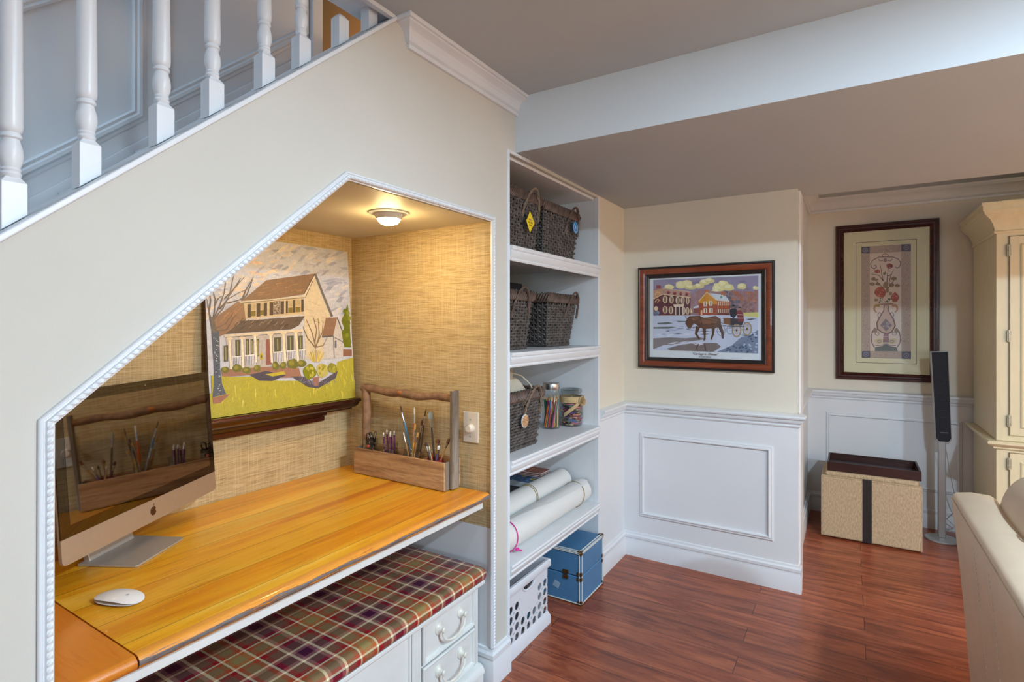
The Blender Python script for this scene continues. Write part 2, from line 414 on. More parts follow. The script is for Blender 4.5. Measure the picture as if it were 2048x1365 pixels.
# ------------------------------------------------------------------ drawings of the three pictures
class Art:
    # patches are drawn on a sheet; H maps drawing units to the sheet (0..1 across, 0..1 up)
    def __init__(s, H): s.H = H; s.out = []
    def poly(s, col, pts):
        a, b, c, d, e, f, g, h = s.H; q = []
        for x, y in pts:
            w = g * x + h * y + 1
            q.append((max(0, min(1, (a * x + b * y + c) / w)), max(0, min(1, (d * x + e * y + f) / w))))
        s.out.append((tuple(max(0, min(255, k)) for k in col), q))
    def rect(s,col,x0,y0,x1,y1,sk=0): s.poly(col,[(x0,y0),(x1,y0+sk),(x1,y1+sk),(x0,y1)])
    def ell(s,col,cx,cy,rx,ry,n=10,j=.15):
        s.poly(col,[(cx+rx*math.cos(2*math.pi*i/n)*(1+random.uniform(-j,j)),cy+ry*math.sin(2*math.pi*i/n)*(1+random.uniform(-j,j))) for i in range(n)])
    def line(s,col,pts,w,w2=None):
        w2=w if w2 is None else w2
        for i in range(len(pts)-1):
            (x0,y0),(x1,y1)=pts[i],pts[i+1]
            a=w+(w2-w)*i/max(1,len(pts)-1); b=w+(w2-w)*(i+1)/max(1,len(pts)-1)
            L=math.hypot(x1-x0,y1-y0) or 1; nx,ny=-(y1-y0)/L/2,(x1-x0)/L/2
            s.poly(col,[(x0+nx*a,y0+ny*a),(x1+nx*b,y1+ny*b),(x1-nx*b,y1-ny*b),(x0-nx*a,y0-ny*a)])
    def ring(s,col,cx,cy,rx,ry,w,n=16):
        P=[(cx+rx*math.cos(2*math.pi*i/n),cy+ry*math.sin(2*math.pi*i/n)) for i in range(n+1)]
        s.line(col,P,w)
def vary(c, k):
    d = random.uniform(-k, k); return tuple(x + d for x in c)
random.seed(4)
A=Art((0.000774346, -3.26512e-05, -0.0654797, -0.000111156, -0.00075954, 0.993953, -0.000225408, 2.02544e-05))
for i in range(420):
    x=random.uniform(60,1090);y=random.uniform(20,640)
    k=x<560 and random.random()<.35
    c=vary((230,206,184) if k else random.choice([(200,200,214),(172,174,194),(216,212,220),(224,214,208),(186,186,204)]),8)
    a=random.uniform(-.7,.3);L=random.uniform(25,60);w=random.uniform(9,20)
    dx,dy=math.cos(a)*L,math.sin(a)*L
    A.poly(c,[(x-dx,y-dy),(x-dx*.3-w*math.sin(a),y-dy*.3+w*.8),(x+dx,y+dy),(x+dx*.3+w*math.sin(a),y+dy*.3-w*.8)])
A.poly((152,118,92),[(160,605),(325,488),(375,500),(380,620),(250,705),(165,745)])
for i in range(10):
    x=random.uniform(190,330); y=760-x+random.uniform(60,130)
    A.line(vary((190,140,100),12),[(x,y),(x+35,y-30)],4)
A.poly((142,112,88),[(350,487),(520,343),(852,298),(782,440),(560,472)])
for i in range(22):
    x=random.uniform(430,770);y=random.uniform(360,450); A.line(vary((170,128,90),14),[(x,y),(x+40,y-8)],4)
A.poly((220,202,172),[(850,305),(962,592),(930,600),(905,720),(912,885),(790,885),(775,600),(780,448)])
for i in range(10):
    x=random.uniform(790,900);y=random.uniform(480,640); A.line(vary((212,188,152),10),[(x,y),(x+45,y+14)],6)
A.line((118,110,108),[(852,300),(905,440),(968,592)],17); A.line((205,198,190),[(848,322),(898,450),(955,590)],6)
A.line((230,215,185),[(846,315),(778,452)],14); A.line((95,84,76),[(850,300),(775,440)],6); A.line((95,84,76),[(838,345),(785,462)],4)
A.poly((208,186,148),[(365,500),(772,458),(772,580),(378,612)])
A.line((214,202,180),[(340,492),(560,478),(785,452)],13); A.line((95,84,74),[(345,500),(780,462)],4)
for x0,x1 in ((390,414),(452,478),(502,524),(541,566),(618,640),(652,666),(700,716),(757,774)):
    y=508-(x0-390)*.09; A.rect((86,72,60),x0,y,x1,y+92-(x0-390)*.02,-2)
for x0,x1 in ((414,446),(478,502),(668,698),(718,752)):
    y=510-(x0-390)*.09; A.rect((190,168,130),x0,y,x1,y+40,-2); A.rect((128,112,52),x0,y+46,x1,y+82,-2)
A.rect((118,104,92),567,488,616,578,-4)
for i in range(40): 
    x=random.uniform(570,610);y=random.uniform(490,570); A.ell((190,170,150),x,y,4,4,5)
A.poly((104,88,76),[(350,622),(782,588),(742,652),(690,678),(238,712)])
for i in range(34):
    x=random.uniform(300,720);y=random.uniform(625,680); A.line(vary((76,64,56) if i%3 else (150,130,110),8),[(x,y),(x+24,y-24)],4)
A.line((206,196,186),[(378,610),(775,578)],9); 
A.poly((192,182,176),[(240,735),(762,695),(782,890),(560,930),(330,955),(275,945)])
A.line((226,208,180),[(232,724),(500,704),(768,686)],16); A.line((110,98,92),[(240,735),(765,698)],4)
for x0,x1,y0,y1 in ((225,258,790,900),(304,342,752,862),(375,402,748,858),(408,432,748,850),(450,470,745,865),(480,498,752,920),(568,622,735,832),(658,706,724,826),(734,768,724,816)):
    A.rect((92,90,78) if x0!=480 else (180,172,170),x0,y0,x1,y1,-3)
    if x0!=480: A.line((160,150,96),[((x0+x1)/2,y0+8),((x0+x1)/2+2,y1-8)],8); A.line((215,205,195),[(x0,y0),(x0+2,y1)],4)
A.rect((150,94,84),515,748,556,922,-3); A.ell((196,172,42),485,864,12,26); A.ell((110,100,30),485,864,5,12)
for x0,y0,x1,y1 in ((282,868,350,936),(372,858,452,926),(565,836,632,902),(656,828,724,890),(742,822,786,884)):
    A.rect((142,144,160),x0,y0,x1,y1,-6); A.line((238,232,224),[(x0,y0),(x1,y0-6)],7)
    n=int((x1-x0)/11)
    for i in range(n): A.line((232,228,226),[(x0+6+i*11,y0),(x0+8+i*11,y1-3)],4)
for x0,y0,x1,y1 in ((262,740,285,975),(348,735,366,938),(436,715,456,905),(542,708,562,905),(630,700,654,898),(716,692,742,905)):
    A.line((240,226,200),[(x0+5,y0),(x1-5,y1)],15); A.line((130,118,112),[(x0+14,y0),(x1+4,y1)],3); A.ell((226,208,180),x0+6,y0+2,22,11,8)
A.poly((206,198,194),[(976,612),(1002,602),(1042,705),(1062,772),(1042,872),(912,882),(905,742),(976,725)])
A.poly((150,114,92),[(925,600),(1002,597),(976,722),(898,726)]); A.line((104,98,100),[(898,730),(976,724)],9); A.line((104,98,104),[(1002,598),(1040,700),(1058,730)],8); A.line((104,98,100),[(976,725),(982,876)],5)
A.line((110,106,112),[(985,735),(1060,775)],6); A.rect((104,108,120),985,755,998,805)
A.rect((152,104,82),1042,815,1102,862)
for p in ([(1072,502),(1092,640),(1060,690),(1030,622),(1056,560)],[(1086,600),(1096,802),(1050,800),(1032,705),(1062,640)]): A.poly((112,118,26),p)
for i in range(12): A.ell(vary((128,132,34),20),random.uniform(1040,1090),random.uniform(530,790),13,16,7)
g=[(142,992),(280,1002),(430,1000),(600,1030),(740,1030),(860,1078),(985,1000),(1004,900),(1112,870),(1118,1130),(150,1262)]
A.poly((184,172,62),[(100,1120),(1140,1020),(1160,1400),(100,1400)]); A.poly((184,172,62),g)
for i in range(90):
    x=random.uniform(160,1110); y=random.uniform(1040,1230)
    if y>1262-(x-150)*.134-14: continue
    c=vary(random.choice([(206,188,60),(176,164,58),(222,206,96),(184,172,40)]),8); L=random.uniform(10,26)
    A.line(c,[(x,y-L),(x+random.uniform(-6,6),y+L)],random.uniform(5,12),3)
for i in range(14):
    x=random.uniform(1010,1110); y=random.uniform(900,1040); A.line(vary((200,184,70),12),[(x,y-14),(x+4,y+14)],7)
A.poly((162,118,98),[(210,955),(500,935),(740,940),(760,1005),(620,1010),(420,990),(220,1002)])
A.poly((82,76,90),[(402,988),(520,962),(600,985),(655,992),(560,1032),(470,1030)]); A.poly((196,180,60),[(510,985),(640,965),(650,985),(560,1000)])
A.poly((96,86,96),[(690,1000),(770,1000),(860,1052),(1008,960),(992,1012),(872,1082),(800,1072)])
for i in range(22):
    x=random.uniform(720,980); A.line(vary((130,128,150),20),[(x,1010+abs(860-x)*-.1+random.uniform(10,45)),(x+16,1015+random.uniform(5,50)-abs(860-x)*.15)],4)
A.poly((166,118,102),[(835,1008),(882,1000),(872,1066),(845,1066)])
for cx,cy,rx,ry in ((240,955,28,22),(320,945,32,28),(385,960,30,24),(455,945,25,25),(580,930,25,30),(635,925,25,25),(700,915,40,36),(760,912,30,26)):
    A.ell((116,114,50),cx,cy,rx,ry); A.ell((150,142,60),cx-rx*.25,cy-ry*.2,rx*.5,ry*.55,7)
for i in range(16):
    x=random.uniform(800,920); A.line(vary((206,180,96),22),[(855+(x-855)*.4,900),(x,820+abs(x-858)*.3)],9,4)
for cx,cy,rx,ry,c in ((812,970,44,54,(136,136,26)),(900,958,42,48,(202,186,112)),(968,944,32,34,(142,138,52))):
    A.ell(c,cx,cy,rx,ry,12); 
    for i in range(9): A.ell(vary((178,168,60),24),cx+random.uniform(-rx,rx)*.6,cy+random.uniform(-ry,ry)*.6,8,12,6)
A.poly((90,98,112),[(146,690),(198,690),(204,950),(216,1050),(244,1122),(150,1142),(160,1050),(162,950)])
A.poly((112,104,96),[(128,590),(160,600),(182,700),(150,705)])
for i in range(60):
    t=random.random(); y=720+400*t; x=172+random.uniform(-18,18)+t*18; A.line(vary((190,190,190) if i%2 else (60,66,80),20),[(x,y),(x+9,y+random.uniform(-5,5))],4)
br=[[(150,640),(128,560),(112,470)],[(150,640),(165,560),(170,470),(150,400)],[(160,600),(200,520),(232,430),(245,330)],[(160,610),(220,540),(270,440),(300,290)],[(200,540),(260,470),(330,430),(400,400)],[(232,470),(300,400),(345,330)],[(250,500),(330,480),(395,440)],[(350,485),(380,410),(432,320)],[(355,480),(392,430),(425,340)],[(128,560),(140,480),(130,430)],[(165,520),(190,470),(215,450)],[(270,440),(300,400),(370,320)],[(160,680),(240,640),(300,560)],[(180,690),(250,680),(310,580)]]
for b in br: A.line((122,104,90),b,10,3)
for b in [[(858,905),(856,800)],[(856,805),(800,740),(768,660)],[(856,800),(830,700),(790,610)],[(850,760),(862,680),(840,600)],[(856,800),(880,720),(870,600)],[(858,790),(900,700),(905,625)],[(858,800),(905,790),(935,730)]]: A.line((146,116,92) if b[0][1]<900 else (176,168,166),b,8,3)
A.poly((166,114,96),[(150,1145),(272,1120),(205,1180),(156,1188)])
ART_HOUSE=A.out
# ---------- horse print; picture = white sheet area
B=Art((0.00106579, 2.67485e-08, -0.239856, 4.37105e-05, -0.00138896, 1.4582, 0.000107672, 4.50097e-08))
B.poly((148,140,168),[(260,330),(1253,288),(1250,700),(260,700)])
for i in range(40):
    x=random.uniform(290,1240);y=random.uniform(310,430); B.ell(vary((136,128,156),10),x,y,38,12,9) if 320<x<1200 and y>340 else None
for cx,cy,rx,ry in ((410,395,45,25),(520,375,55,40),(580,365,50,32),(610,400,60,22),(690,385,50,25),(745,350,55,28),(790,335,48,25),(880,400,60,45),(920,370,50,38),(970,400,60,35),(1095,390,45,30),(1225,405,26,20),(860,435,50,25)):
    B.ell(vary((222,212,150),10),cx,cy,rx,ry,11); B.ell(vary((236,230,186),6),cx-8,cy-8,rx*.55,ry*.55,9)
B.poly((156,124,130),[(610,470),(700,420),(860,440),(990,430),(1253,440),(1253,660),(610,660)])
for i in range(90):
    x=random.uniform(940,1235); y=random.uniform(440,630); 
    c=(176,116,90) if y<530 and x>1000 else (112,104,116) if x<1080 else (140,104,104)
    B.ell(vary(c,14),x,y,16,14,7)
for i in range(14): B.ell(vary((160,130,140),8),random.uniform(620,690),random.uniform(450,620),18,22,7)
for i in range(26):
    x=random.uniform(1060,1240); y=random.uniform(400,470); B.line((150,116,116),[(x,y+70),(x+random.uniform(-15,15),y)],2)
B.line((160,112,96),[(1168,660),(1166,560),(1160,470),(1150,390)],11,2)
for a in (-60,-35,30,55): B.line((150,112,104),[(1164,520),(1164+a*.5,470),(1164+a,420)],4,1)
B.poly((100,54,64),[(345,468),(612,494),(610,665),(320,668),(262,650),(262,505)]); B.poly((196,150,120),[(262,425),(348,410),(345,468),(262,512)])
B.poly((178,146,132),[(348,406),(616,441),(612,496),(345,466)])
for cx in (404,463,520,574): B.ell((172,66,62),cx,450+(cx-404)*.1,17,17,8); B.rect((110,70,70),cx-8,444+(cx-404)*.1,cx+8,464+(cx-404)*.1)
B.line((232,206,170),[(262,512),(345,466),(612,496)],6); B.line((216,190,160),[(348,406),(616,442)],5); B.line((150,110,100),[(262,425),(348,408)],5)
for y,xs in ((514,(372,432,490,538,585)),(612,(372,427,548,584))):
    for cx in xs:
        w=24-(cx-372)*.03; yy=y+(cx-372)*.05; B.ell((222,200,166),cx,yy,w,36,10,.03); B.rect((104,84,80),cx-w*.4,yy-26,cx+w*.4,yy+26); B.line((206,186,160),[(cx,yy-26),(cx,yy+26)],3)
for yy in (455,525): B.line((220,180,140),[(275,yy+15),(300,yy-15),(325,yy)],8); B.line((206,160,126),[(300,yy+20),(322,yy-10)],7)
B.ell((222,200,170),287,600,18,24,8)
B.rect((84,60,66),462,580,545,664); B.poly((226,206,184),[(446,560),(552,558),(546,582),(456,584)]); 
for x in (472,506,540): B.line((230,214,196),[(x,580),(x,666)],8)
B.line((150,120,110),[(325,664),(612,664)],6); B.rect((150,60,60),290,380,330,410); B.poly((236,226,150),[(612,590),(630,640),(612,640)])
B.poly((158,76,54),[(765,445),(862,522),(866,662),(690,662),(688,530)]); B.poly((206,142,54),[(765,445),(862,522),(862,560),(780,560),(690,545),(688,530)])
B.poly((204,210,220),[(785,453),(935,470),(982,532),(862,520)]); B.poly((176,88,52),[(862,520),(980,534),(976,662),(864,662)])
B.poly((120,60,50),[(864,600),(976,610),(976,662),(864,662)])
B.rect((186,116,64),752,420,784,462); B.rect((180,106,72),900,440,936,482); B.poly((206,214,214),[(885,475),(920,470),(930,505),(885,500)]); B.rect((120,150,150),892,482,912,502)
B.line((240,220,180),[(690,530),(765,447),(862,522),(980,534)],5)
for cx,cy,w in ((750,557,26),(803,552,26),(752,620,28),(805,618,28)): B.rect((232,218,196),cx-w*.6,cy-22,cx+w*.6,cy+22); B.rect((110,96,92),cx-6,cy-18,cx+6,cy+18)
for i in range(6):
    for y in (552,622): B.rect((230,212,190),870+i*18,y-18,879+i*18,y+20)
B.rect((226,190,150),708,615,724,658); B.poly((206,210,220),[(640,585),(690,568),(690,590),(640,600)]); B.rect((130,80,76),642,598,690,640)
B.poly((192,200,222),[(260,668),(1253,660),(1250,1025),(260,990)])
B.poly((206,200,124),[(1108,642),(1253,634),(1253,684),(1120,672)])
for i in range(70):
    x=random.uniform(300,1190);y=random.uniform(690,860); L=random.uniform(20,70)
    if x-L<262 or x+L>1248: continue
    B.poly(vary(random.choice([(120,124,150),(160,176,210),(212,216,232),(150,160,190),(96,96,116)]),8),[(x-L,y+3),(x,y-4),(x+L,y),(x,y+7)])
for p in ([(300,735),(400,728),(450,738),(380,750),(300,748)],[(262,775),(430,770),(480,778),(400,790),(262,790)],[(480,720),(600,716),(640,726),(500,730)]): B.poly((104,112,110),p)
B.poly((128,120,122),[(260,882),(420,872),(560,880),(700,868),(760,890),(600,910),(480,940),(360,945),(260,985)])
B.poly((122,112,112),[(390,978),(500,945),(640,925),(860,925),(900,960),(830,1008),(420,995)])
for i in range(16):
    x=random.uniform(420,700); B.poly((206,206,222),[(x-50,900+random.uniform(0,60)),(x,892+random.uniform(0,60)),(x+60,905+random.uniform(0,50)),(x,915+random.uniform(0,40))]) if i%2 else None
B.line((92,74,70),[(690,935),(668,965),(680,1000)],12); B.line((92,74,70),[(745,935),(756,1000)],14)
for cx,cy,rx,ry,c in ((900,806,38,50,(96,90,90)),(985,800,30,42,(110,100,96))): B.ring(c,cx,cy,rx,ry,4)
h=(98,68,54)
B.poly(h,[(562,738),(578,695),(606,668),(642,688),(646,730),(614,790),(588,784)]); B.poly(h,[(606,672),(700,666),(765,686),(850,668),(898,700),(900,756),(850,786),(760,792),(700,782),(660,746),(635,738)])
B.poly((132,92,70),[(700,690),(800,690),(870,710),(850,740),(760,750),(700,730)]); B.poly((136,100,76),[(615,690),(680,680),(700,700),(640,715)])
for p in ([(662,765),(704,775),(676,838),(706,890),(690,894),(652,840)],[(722,780),(758,786),(754,895),(734,908),(738,860)],[(812,780),(844,785),(832,850),(812,898),(798,892),(814,840)],[(860,752),(902,752),(928,830),(924,888),(906,880),(900,830)]): B.poly((86,60,50),p)
B.line((50,42,44),[(700,680),(720,740),(700,775)],5); B.line((50,42,44),[(650,700),(760,700),(930,740)],4); B.line((60,50,46),[(575,695),(560,668)],5); B.line((60,50,46),[(800,740),(930,745)],4)
B.poly((208,214,226),[(700,672),(760,660),(800,680),(740,686)])
B.poly((128,88,64),[(920,688),(998,690),(998,758),(926,744)]); B.poly((56,52,62),[(988,690),(1120,700),(1098,758),(990,760)])
B.poly((44,46,58),[(984,610),(1016,592),(1046,606),(1062,648),(1020,692),(986,668)]); B.ell((150,110,92),1018,588,10,14,8); B.rect((34,34,40),1006,564,1030,580)
B.poly((128,52,58),[(1044,632),(1078,606),(1112,652),(1118,722),(1062,726)]); B.ell((170,128,110),1074,604,11,14,8); B.line((214,200,190),[(1048,690),(1116,690)],6); B.line((60,52,60),[(1062,588),(1088,590)],12)
B.line((212,196,186),[(1050,655),(1112,660)],5)
for cx,cy in ((1047,806),(1146,792)):
    B.ring((92,80,66),cx,cy,39,60,11); B.ring((196,162,106),cx,cy,38,59,6); 
    for i in range(12): 
        a=i*math.pi/6; B.line((186,154,104),[(cx,cy),(cx+36*math.cos(a),cy+56*math.sin(a))],3)
    B.ell((110,80,50),cx,cy,9,12,8)
B.line((70,62,60),[(920,760),(1000,770),(1120,770)],6)
B.poly((120,132,156),[(860,1010),(1000,950),(1090,870),(1180,850),(1250,800),(1250,1024),(900,1012)])
for i in range(120):
    x=random.uniform(880,1240); y=random.uniform(820,1012)
    if (x-860)*.55+(y-1010)*1.0<20: continue
    B.ell(vary(random.choice([(78,96,122),(104,122,150),(60,72,96),(170,184,210)]),10),x,y,13,9,6)
for i in range(14): B.ell(vary((116,126,150),16),random.uniform(272,315),random.uniform(628,660),14,12,7)
ART_CARRIAGE=B.out
# ---------- tall vase print (print area only + thin line handled in mesh)
pr=[(305,65),(790,38),(793,1165),(308,1150)]
T=Art((0.00220199, -1.67483e-07, -0.674779, 2.53165e-05, -0.000946762, 1.08191, 8.5971e-05, -1.13119e-07))
T.poly((178,160,148),pr)
for i in range(420):
    x=random.uniform(312,786);y=random.uniform(62,1150); T.ell(vary(random.choice([(150,128,118),(202,186,172),(142,134,130)]),10),x,y,5,5,5)
T.poly((216,200,188),[(388,132),(695,115),(697,1086),(392,1086)])
for x0_,y0_,x1_,y1_ in ((305,65,388,130),(697,40,790,110),(312,1086,392,1152),(700,1090,793,1165)):
    T.rect((92,88,104),x0_,y0_,x1_,y1_); T.ring((150,146,160),(x0_+x1_)/2,(y0_+y1_)/2,24,20,6,10); T.ell((140,134,148),(x0_+x1_)/2,(y0_+y1_)/2,9,8,7)
sc=(122,100,106)
T.line(sc,[(540,165),(480,165),(420,195),(395,230),(405,265),(430,282),(455,265),(445,245),(428,255)],8); T.line(sc,[(545,165),(610,165),(665,185),(690,220),(682,260),(655,275),(640,262)],8)
T.ell((150,118,122),540,195,18,20,8); T.ring(sc,540,150,30,16,6); T.line(sc,[(470,185),(490,205),(520,200)],6); T.line(sc,[(560,200),(590,205),(610,185)],6)
st=(92,74,62)
for p in ([(520,400),(505,330),(492,245)],[(575,430),(590,360),(622,290)],[(555,420),(562,330),(570,280)],[(520,400),(480,345),(402,332)],[(530,480),(470,420),(430,380)],[(560,480),(620,400),(650,360)],[(560,350),(585,345),(600,330)]): T.line(st,p,8,4)
lf=(150,128,100)
for cx,cy,rx,ry in ((425,380,24,16),(415,430,26,18),(470,430,22,18),(455,385,16,12),(600,440,26,18),(655,445,26,16),(625,375,26,18),(490,470,20,14),(530,325,16,16),(590,520,20,20),(545,440,26,30),(560,490,18,24),(450,585,22,14)): T.ell(vary(lf,14),cx,cy,rx,ry,8,.3)
for cx,cy,rx,ry in ((495,515,56,56),(632,560,36,44),(462,308,26,20),(580,252,32,26)):
    T.ell((170,92,76) if cx!=580 else (128,74,84),cx,cy,rx,ry,12,.2)
    for i in range(9): T.ell(vary((206,128,110),22),cx+random.uniform(-.6,.6)*rx,cy+random.uniform(-.6,.6)*ry,rx*.2,ry*.2,6)
    for i in range(5): T.line((140,54,50),[(cx+random.uniform(-.7,.7)*rx,cy+random.uniform(-.7,.7)*ry) for _ in (0,1)],4)
for i in range(24): T.ell(vary((110,116,104) if i%3 else (236,230,220),12),random.uniform(480,620),random.uniform(570,610),9,8,6)
T.poly((156,128,120),[(470,625),(640,612),(600,632),(500,636)])
for sx in (-1,1):
    c=545
    T.line((170,140,90) if sx<0 else (186,136,104),[(c+sx*60,640),(c+sx*105,640),(c+sx*115,680),(c+sx*90,710)],26,12)
    T.line(sc,[(c+sx*70,760),(c+sx*80,730),(c+sx*60,705),(c+sx*45,725)],6)
    T.poly((150,128,112),[(c+sx*108,855),(c+sx*80,880),(c+sx*90,905),(c+sx*125,905),(c+sx*138,940),(c+sx*140,900)])
    T.line(sc,[(c+sx*125,890),(c+sx*142,940),(c+sx*140,1000),(c+sx*110,1050)],9); T.ring(sc,c+sx*85,915,20,16,6)
    T.ring((206,190,150),c+sx*62,990,40,20,14); T.ring((112,98,84),c+sx*62,990,22,10,5); T.line(sc,[(c+sx*10,1010),(c+sx*50,1035),(c+sx*100,1030)],5)
T.poly((110,114,112),[(440,1050),(500,1040),(545,1012),(595,1040),(652,1050),(662,1086),(438,1086)])
T.poly((120,96,92),[(524,636),(572,636),(580,700),(628,776),(644,842),(606,906),(562,926),(506,910),(458,874),(452,808),(484,746),(520,690)])
T.poly((194,170,158),[(532,640),(564,640),(572,704),(616,780),(630,840),(598,896),(560,914),(510,900),(468,866),(464,812),(494,750),(528,696)])
T.poly((132,122,128),[(545,768),(606,832),(548,894),(490,832)])
for i in range(14): T.ell(vary((170,158,158),14),548+random.uniform(-30,30),830+random.uniform(-30,30),7,7,6)
T.poly((150,120,126),[(524,918),(572,918),(578,1002),(516,1002)]); T.line((196,170,170),[(528,945),(570,945)],8)
ART_VASE=T.out
# ------------------------------------------------------------------ camera
cam = bpy.data.cameras.new('camera'); cam.sensor_width = 36; cam.lens = 1085 / 2048 * 36
cam.shift_y = -(682.5 - 650.8) / 2048; cam.clip_start = .02
co = bpy.data.objects.new('camera', cam); COL.objects.link(co)
co.location = (1.16, 0, 1.38); co.rotation_euler = (pi / 2, 0, .5557)
bpy.context.scene.camera = co

CEIL = 2.31; SOF = 2.086
def capz(y): return 1.514 + .8745 * (y - .307)

# ------------------------------------------------------------------ room shell
struct('floor', MB().box(-1.2, 4.6, -5.5, 4.9, -.05, 0), m_floor)
wl = [(.366, 0), (.366, 1.218), (1.014, 1.783), (1.725, 1.785), (1.725, 0), (1.838, 0), (1.838, 2.072), (2.757, 2.072), (2.757, CEIL), (1.207, CEIL), (.307, capz(.307)), (-1.2, capz(-1.2)), (-1.2, 1.1), (-5.5, 1.1), (-5.5, 0)]
struct('wall_left', MB().prism(wl, 0, -.02, 0), m_stairwall, smooth=False)
struct('wall_left_far', MB().box(-.02, 0, 2.757, 3.165, 0, CEIL), m_cream, smooth=False)
struct('wall_left_wainscot', MB().box(-.002, .004, 2.757, 3.16, 0, .88), m_wains, smooth=False)
struct('wall_far', MB().box(-.05, .935, 3.155, 3.37, 0, CEIL + .2), m_cream, smooth=False)
struct('wall_far_wainscot', MB().box(0, .938, 3.151, 3.37, 0, .88), m_wains, smooth=False)
struct('wall_alcove_left', MB().box(.78, .9, 3.371, 4.75, 0, CEIL + .2), m_wains, smooth=False)
struct('wall_alcove', MB().box(.7, 4.7, 4.64, 4.75, 0, CEIL + .2), m_cream, smooth=False)
struct('wall_alcove_wainscot', MB().box(.9, 4.6, 4.635, 4.64, 0, .87), m_wains, smooth=False)
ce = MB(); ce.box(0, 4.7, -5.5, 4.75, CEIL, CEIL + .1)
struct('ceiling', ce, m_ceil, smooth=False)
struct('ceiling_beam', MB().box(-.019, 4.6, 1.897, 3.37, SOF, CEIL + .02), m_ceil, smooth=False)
struct('wall_beam_face', MB().box(0, 4.6, 1.895, 1.8969, SOF, CEIL), m_ceil_lit, smooth=False)
# right and rear walls with wide window openings added around the fill lights
rw = MB(); rw.box(4.6, 4.7, -5.5, 4.75, 0, .9); rw.box(4.6, 4.7, -5.5, 4.75, 2.1, CEIL + .1); rw.box(4.6, 4.7, .6, 4.75, .9, 2.1); rw.box(4.6, 4.7, -5.5, -2.2, .9, 2.1)
struct('wall_right', rw, m_cream, smooth=False)
bw = MB(); bw.box(-1.2, 4.7, -5.6, -5.5, 0, .8); bw.box(-1.2, 4.7, -5.6, -5.5, 2.2, 4.7); bw.box(-1.2, 2.85, -5.6, -5.5, .8, 2.2); bw.box(4.5, 4.7, -5.6, -5.5, .8, 2.2)
struct('wall_back', bw, m_cream, smooth=False)

# stairwell
sw = MB(); sw.box(-1.12, -1.0, -5.5, 1.72, 0, 4.6); struct('wall_stairwell', sw, m_wains, smooth=False)
struct('wall_hall', MB().box(-2.4, .05, 2.75, 2.85, 2.2, 4.6), m_orangewall, smooth=False)
struct('wall_upper', MB().box(-.11, 0, -5.5, 2.75, CEIL + .003, 4.6), m_white, smooth=False)
st = MB()
for k in range(11):
    y0 = -.16 + k * .217; st.box(-.98, -.125, y0, y0 + .237, capz(y0) - .088, capz(y0) - .060)
struct('stairs', st, m_wains)
struct('trim_stringer', MB().prism([(-.9, capz(-.9) - .13), (1.35, capz(1.35) - .13), (1.35, capz(1.35) - .03), (-.9, capz(-.9) - .03)], 0, -.118, -.022), m_white, smooth=False)
# skirting and panel mouldings on the stairwell wall
sk = .8745
def skz(y): return 1.775 + sk * (y - .64)
struct('baseboard_stairs', MB().prism([(-1, skz(-1) - .3), (1.72, skz(1.72) - .3), (1.72, skz(1.72)), (-1, skz(-1))], 0, -1.001, -.985), m_white, bevel=.004)
pm_prof = [(0, 0), (0, .012), (.006, .017), (.014, .014), (.02, .019), (.03, .019), (.036, .010), (.045, .007), (.045, 0)]
def pz(y): return 1.872 + sk * (y - .612)
def panel_s(ya, yb, h):
    return MB().sweep([(-1, ya, pz(ya)), (-1, ya, pz(ya) + h), (-1, yb, pz(yb) + h), (-1, yb, pz(yb))], [(a, b) for a, b in pm_prof], (1, 0, 0), closed=True)
struct('trim_1', panel_s(.10, .92, .46), m_white); struct('trim_2', panel_s(1.045, 1.62, 2.0), m_white)
struct('trim_3', MB().box(-1.001, -.965, 1.66, 1.72, 2.2, 4.6), m_white, bevel=.006)
struct('trim_4', panel_s(.10, .92, 1.6).xf(Matrix.Translation((0, 0, .72))), m_white)

# sloping cap, balusters, ceiling-edge strip
cp = MB(); y0, y1 = -1.2, 1.205
cp.prism([(y0, capz(y0) - .001), (y1, capz(y1) - .001), (y1, capz(y1) + .014), (y0, capz(y0) + .014)], 0, -.12, .008)
struct('trim_cap', cp, m_white, bevel=.003)
struct('trim_ceiling_edge', MB().box(-.012, .006, -3, 1.2, CEIL - .012, CEIL + .03), m_white, bevel=.002)
def baluster_mesh():
    s = .0175; zt = .095
    b = MB()
    def bz(y): return .0155 + .8745 * y
    b.add([(-s, -s, bz(-s)), (s, -s, bz(-s)), (s, s, bz(s)), (-s, s, bz(s)), (-s, -s, zt - .012), (s, -s, zt - .012), (s, s, zt - .012), (-s, s, zt - .012),
           (-.009, -.009, zt), (.009, -.009, zt), (.009, .009, zt), (-.009, .009, zt)],
          [(3, 2, 1, 0), (0, 1, 5, 4), (1, 2, 6, 5), (2, 3, 7, 6), (3, 0, 4, 7), (4, 5, 9, 8), (5, 6, 10, 9), (6, 7, 11, 10), (7, 4, 8, 11), (8, 9, 10, 11)])
    return b
def shaft_mesh(top):
    z = .092
    prof = [(.0105, z), (.0135, z + .003), (.0145, z + .007), (.0125, z + .011), (.0138, z + .014), (.0122, z + .018), (.0155, z + .028), (.0168, z + .038), (.0158, z + .050), (.0125, z + .062),
            (.0118, z + .066), (.0148, z + .069), (.0148, z + .073), (.0122, z + .077), (.0155, z + .081), (.0165, z + .09)]
    prof += [(.0165 - .004 * t, z + .09 + (top - z - .09) * t) for t in (.25, .5, .75, 1)]
    return MB().lathe(prof, 24)
ys = [.334, .442, .572, .678, .805, .909, 1.036, 1.145]
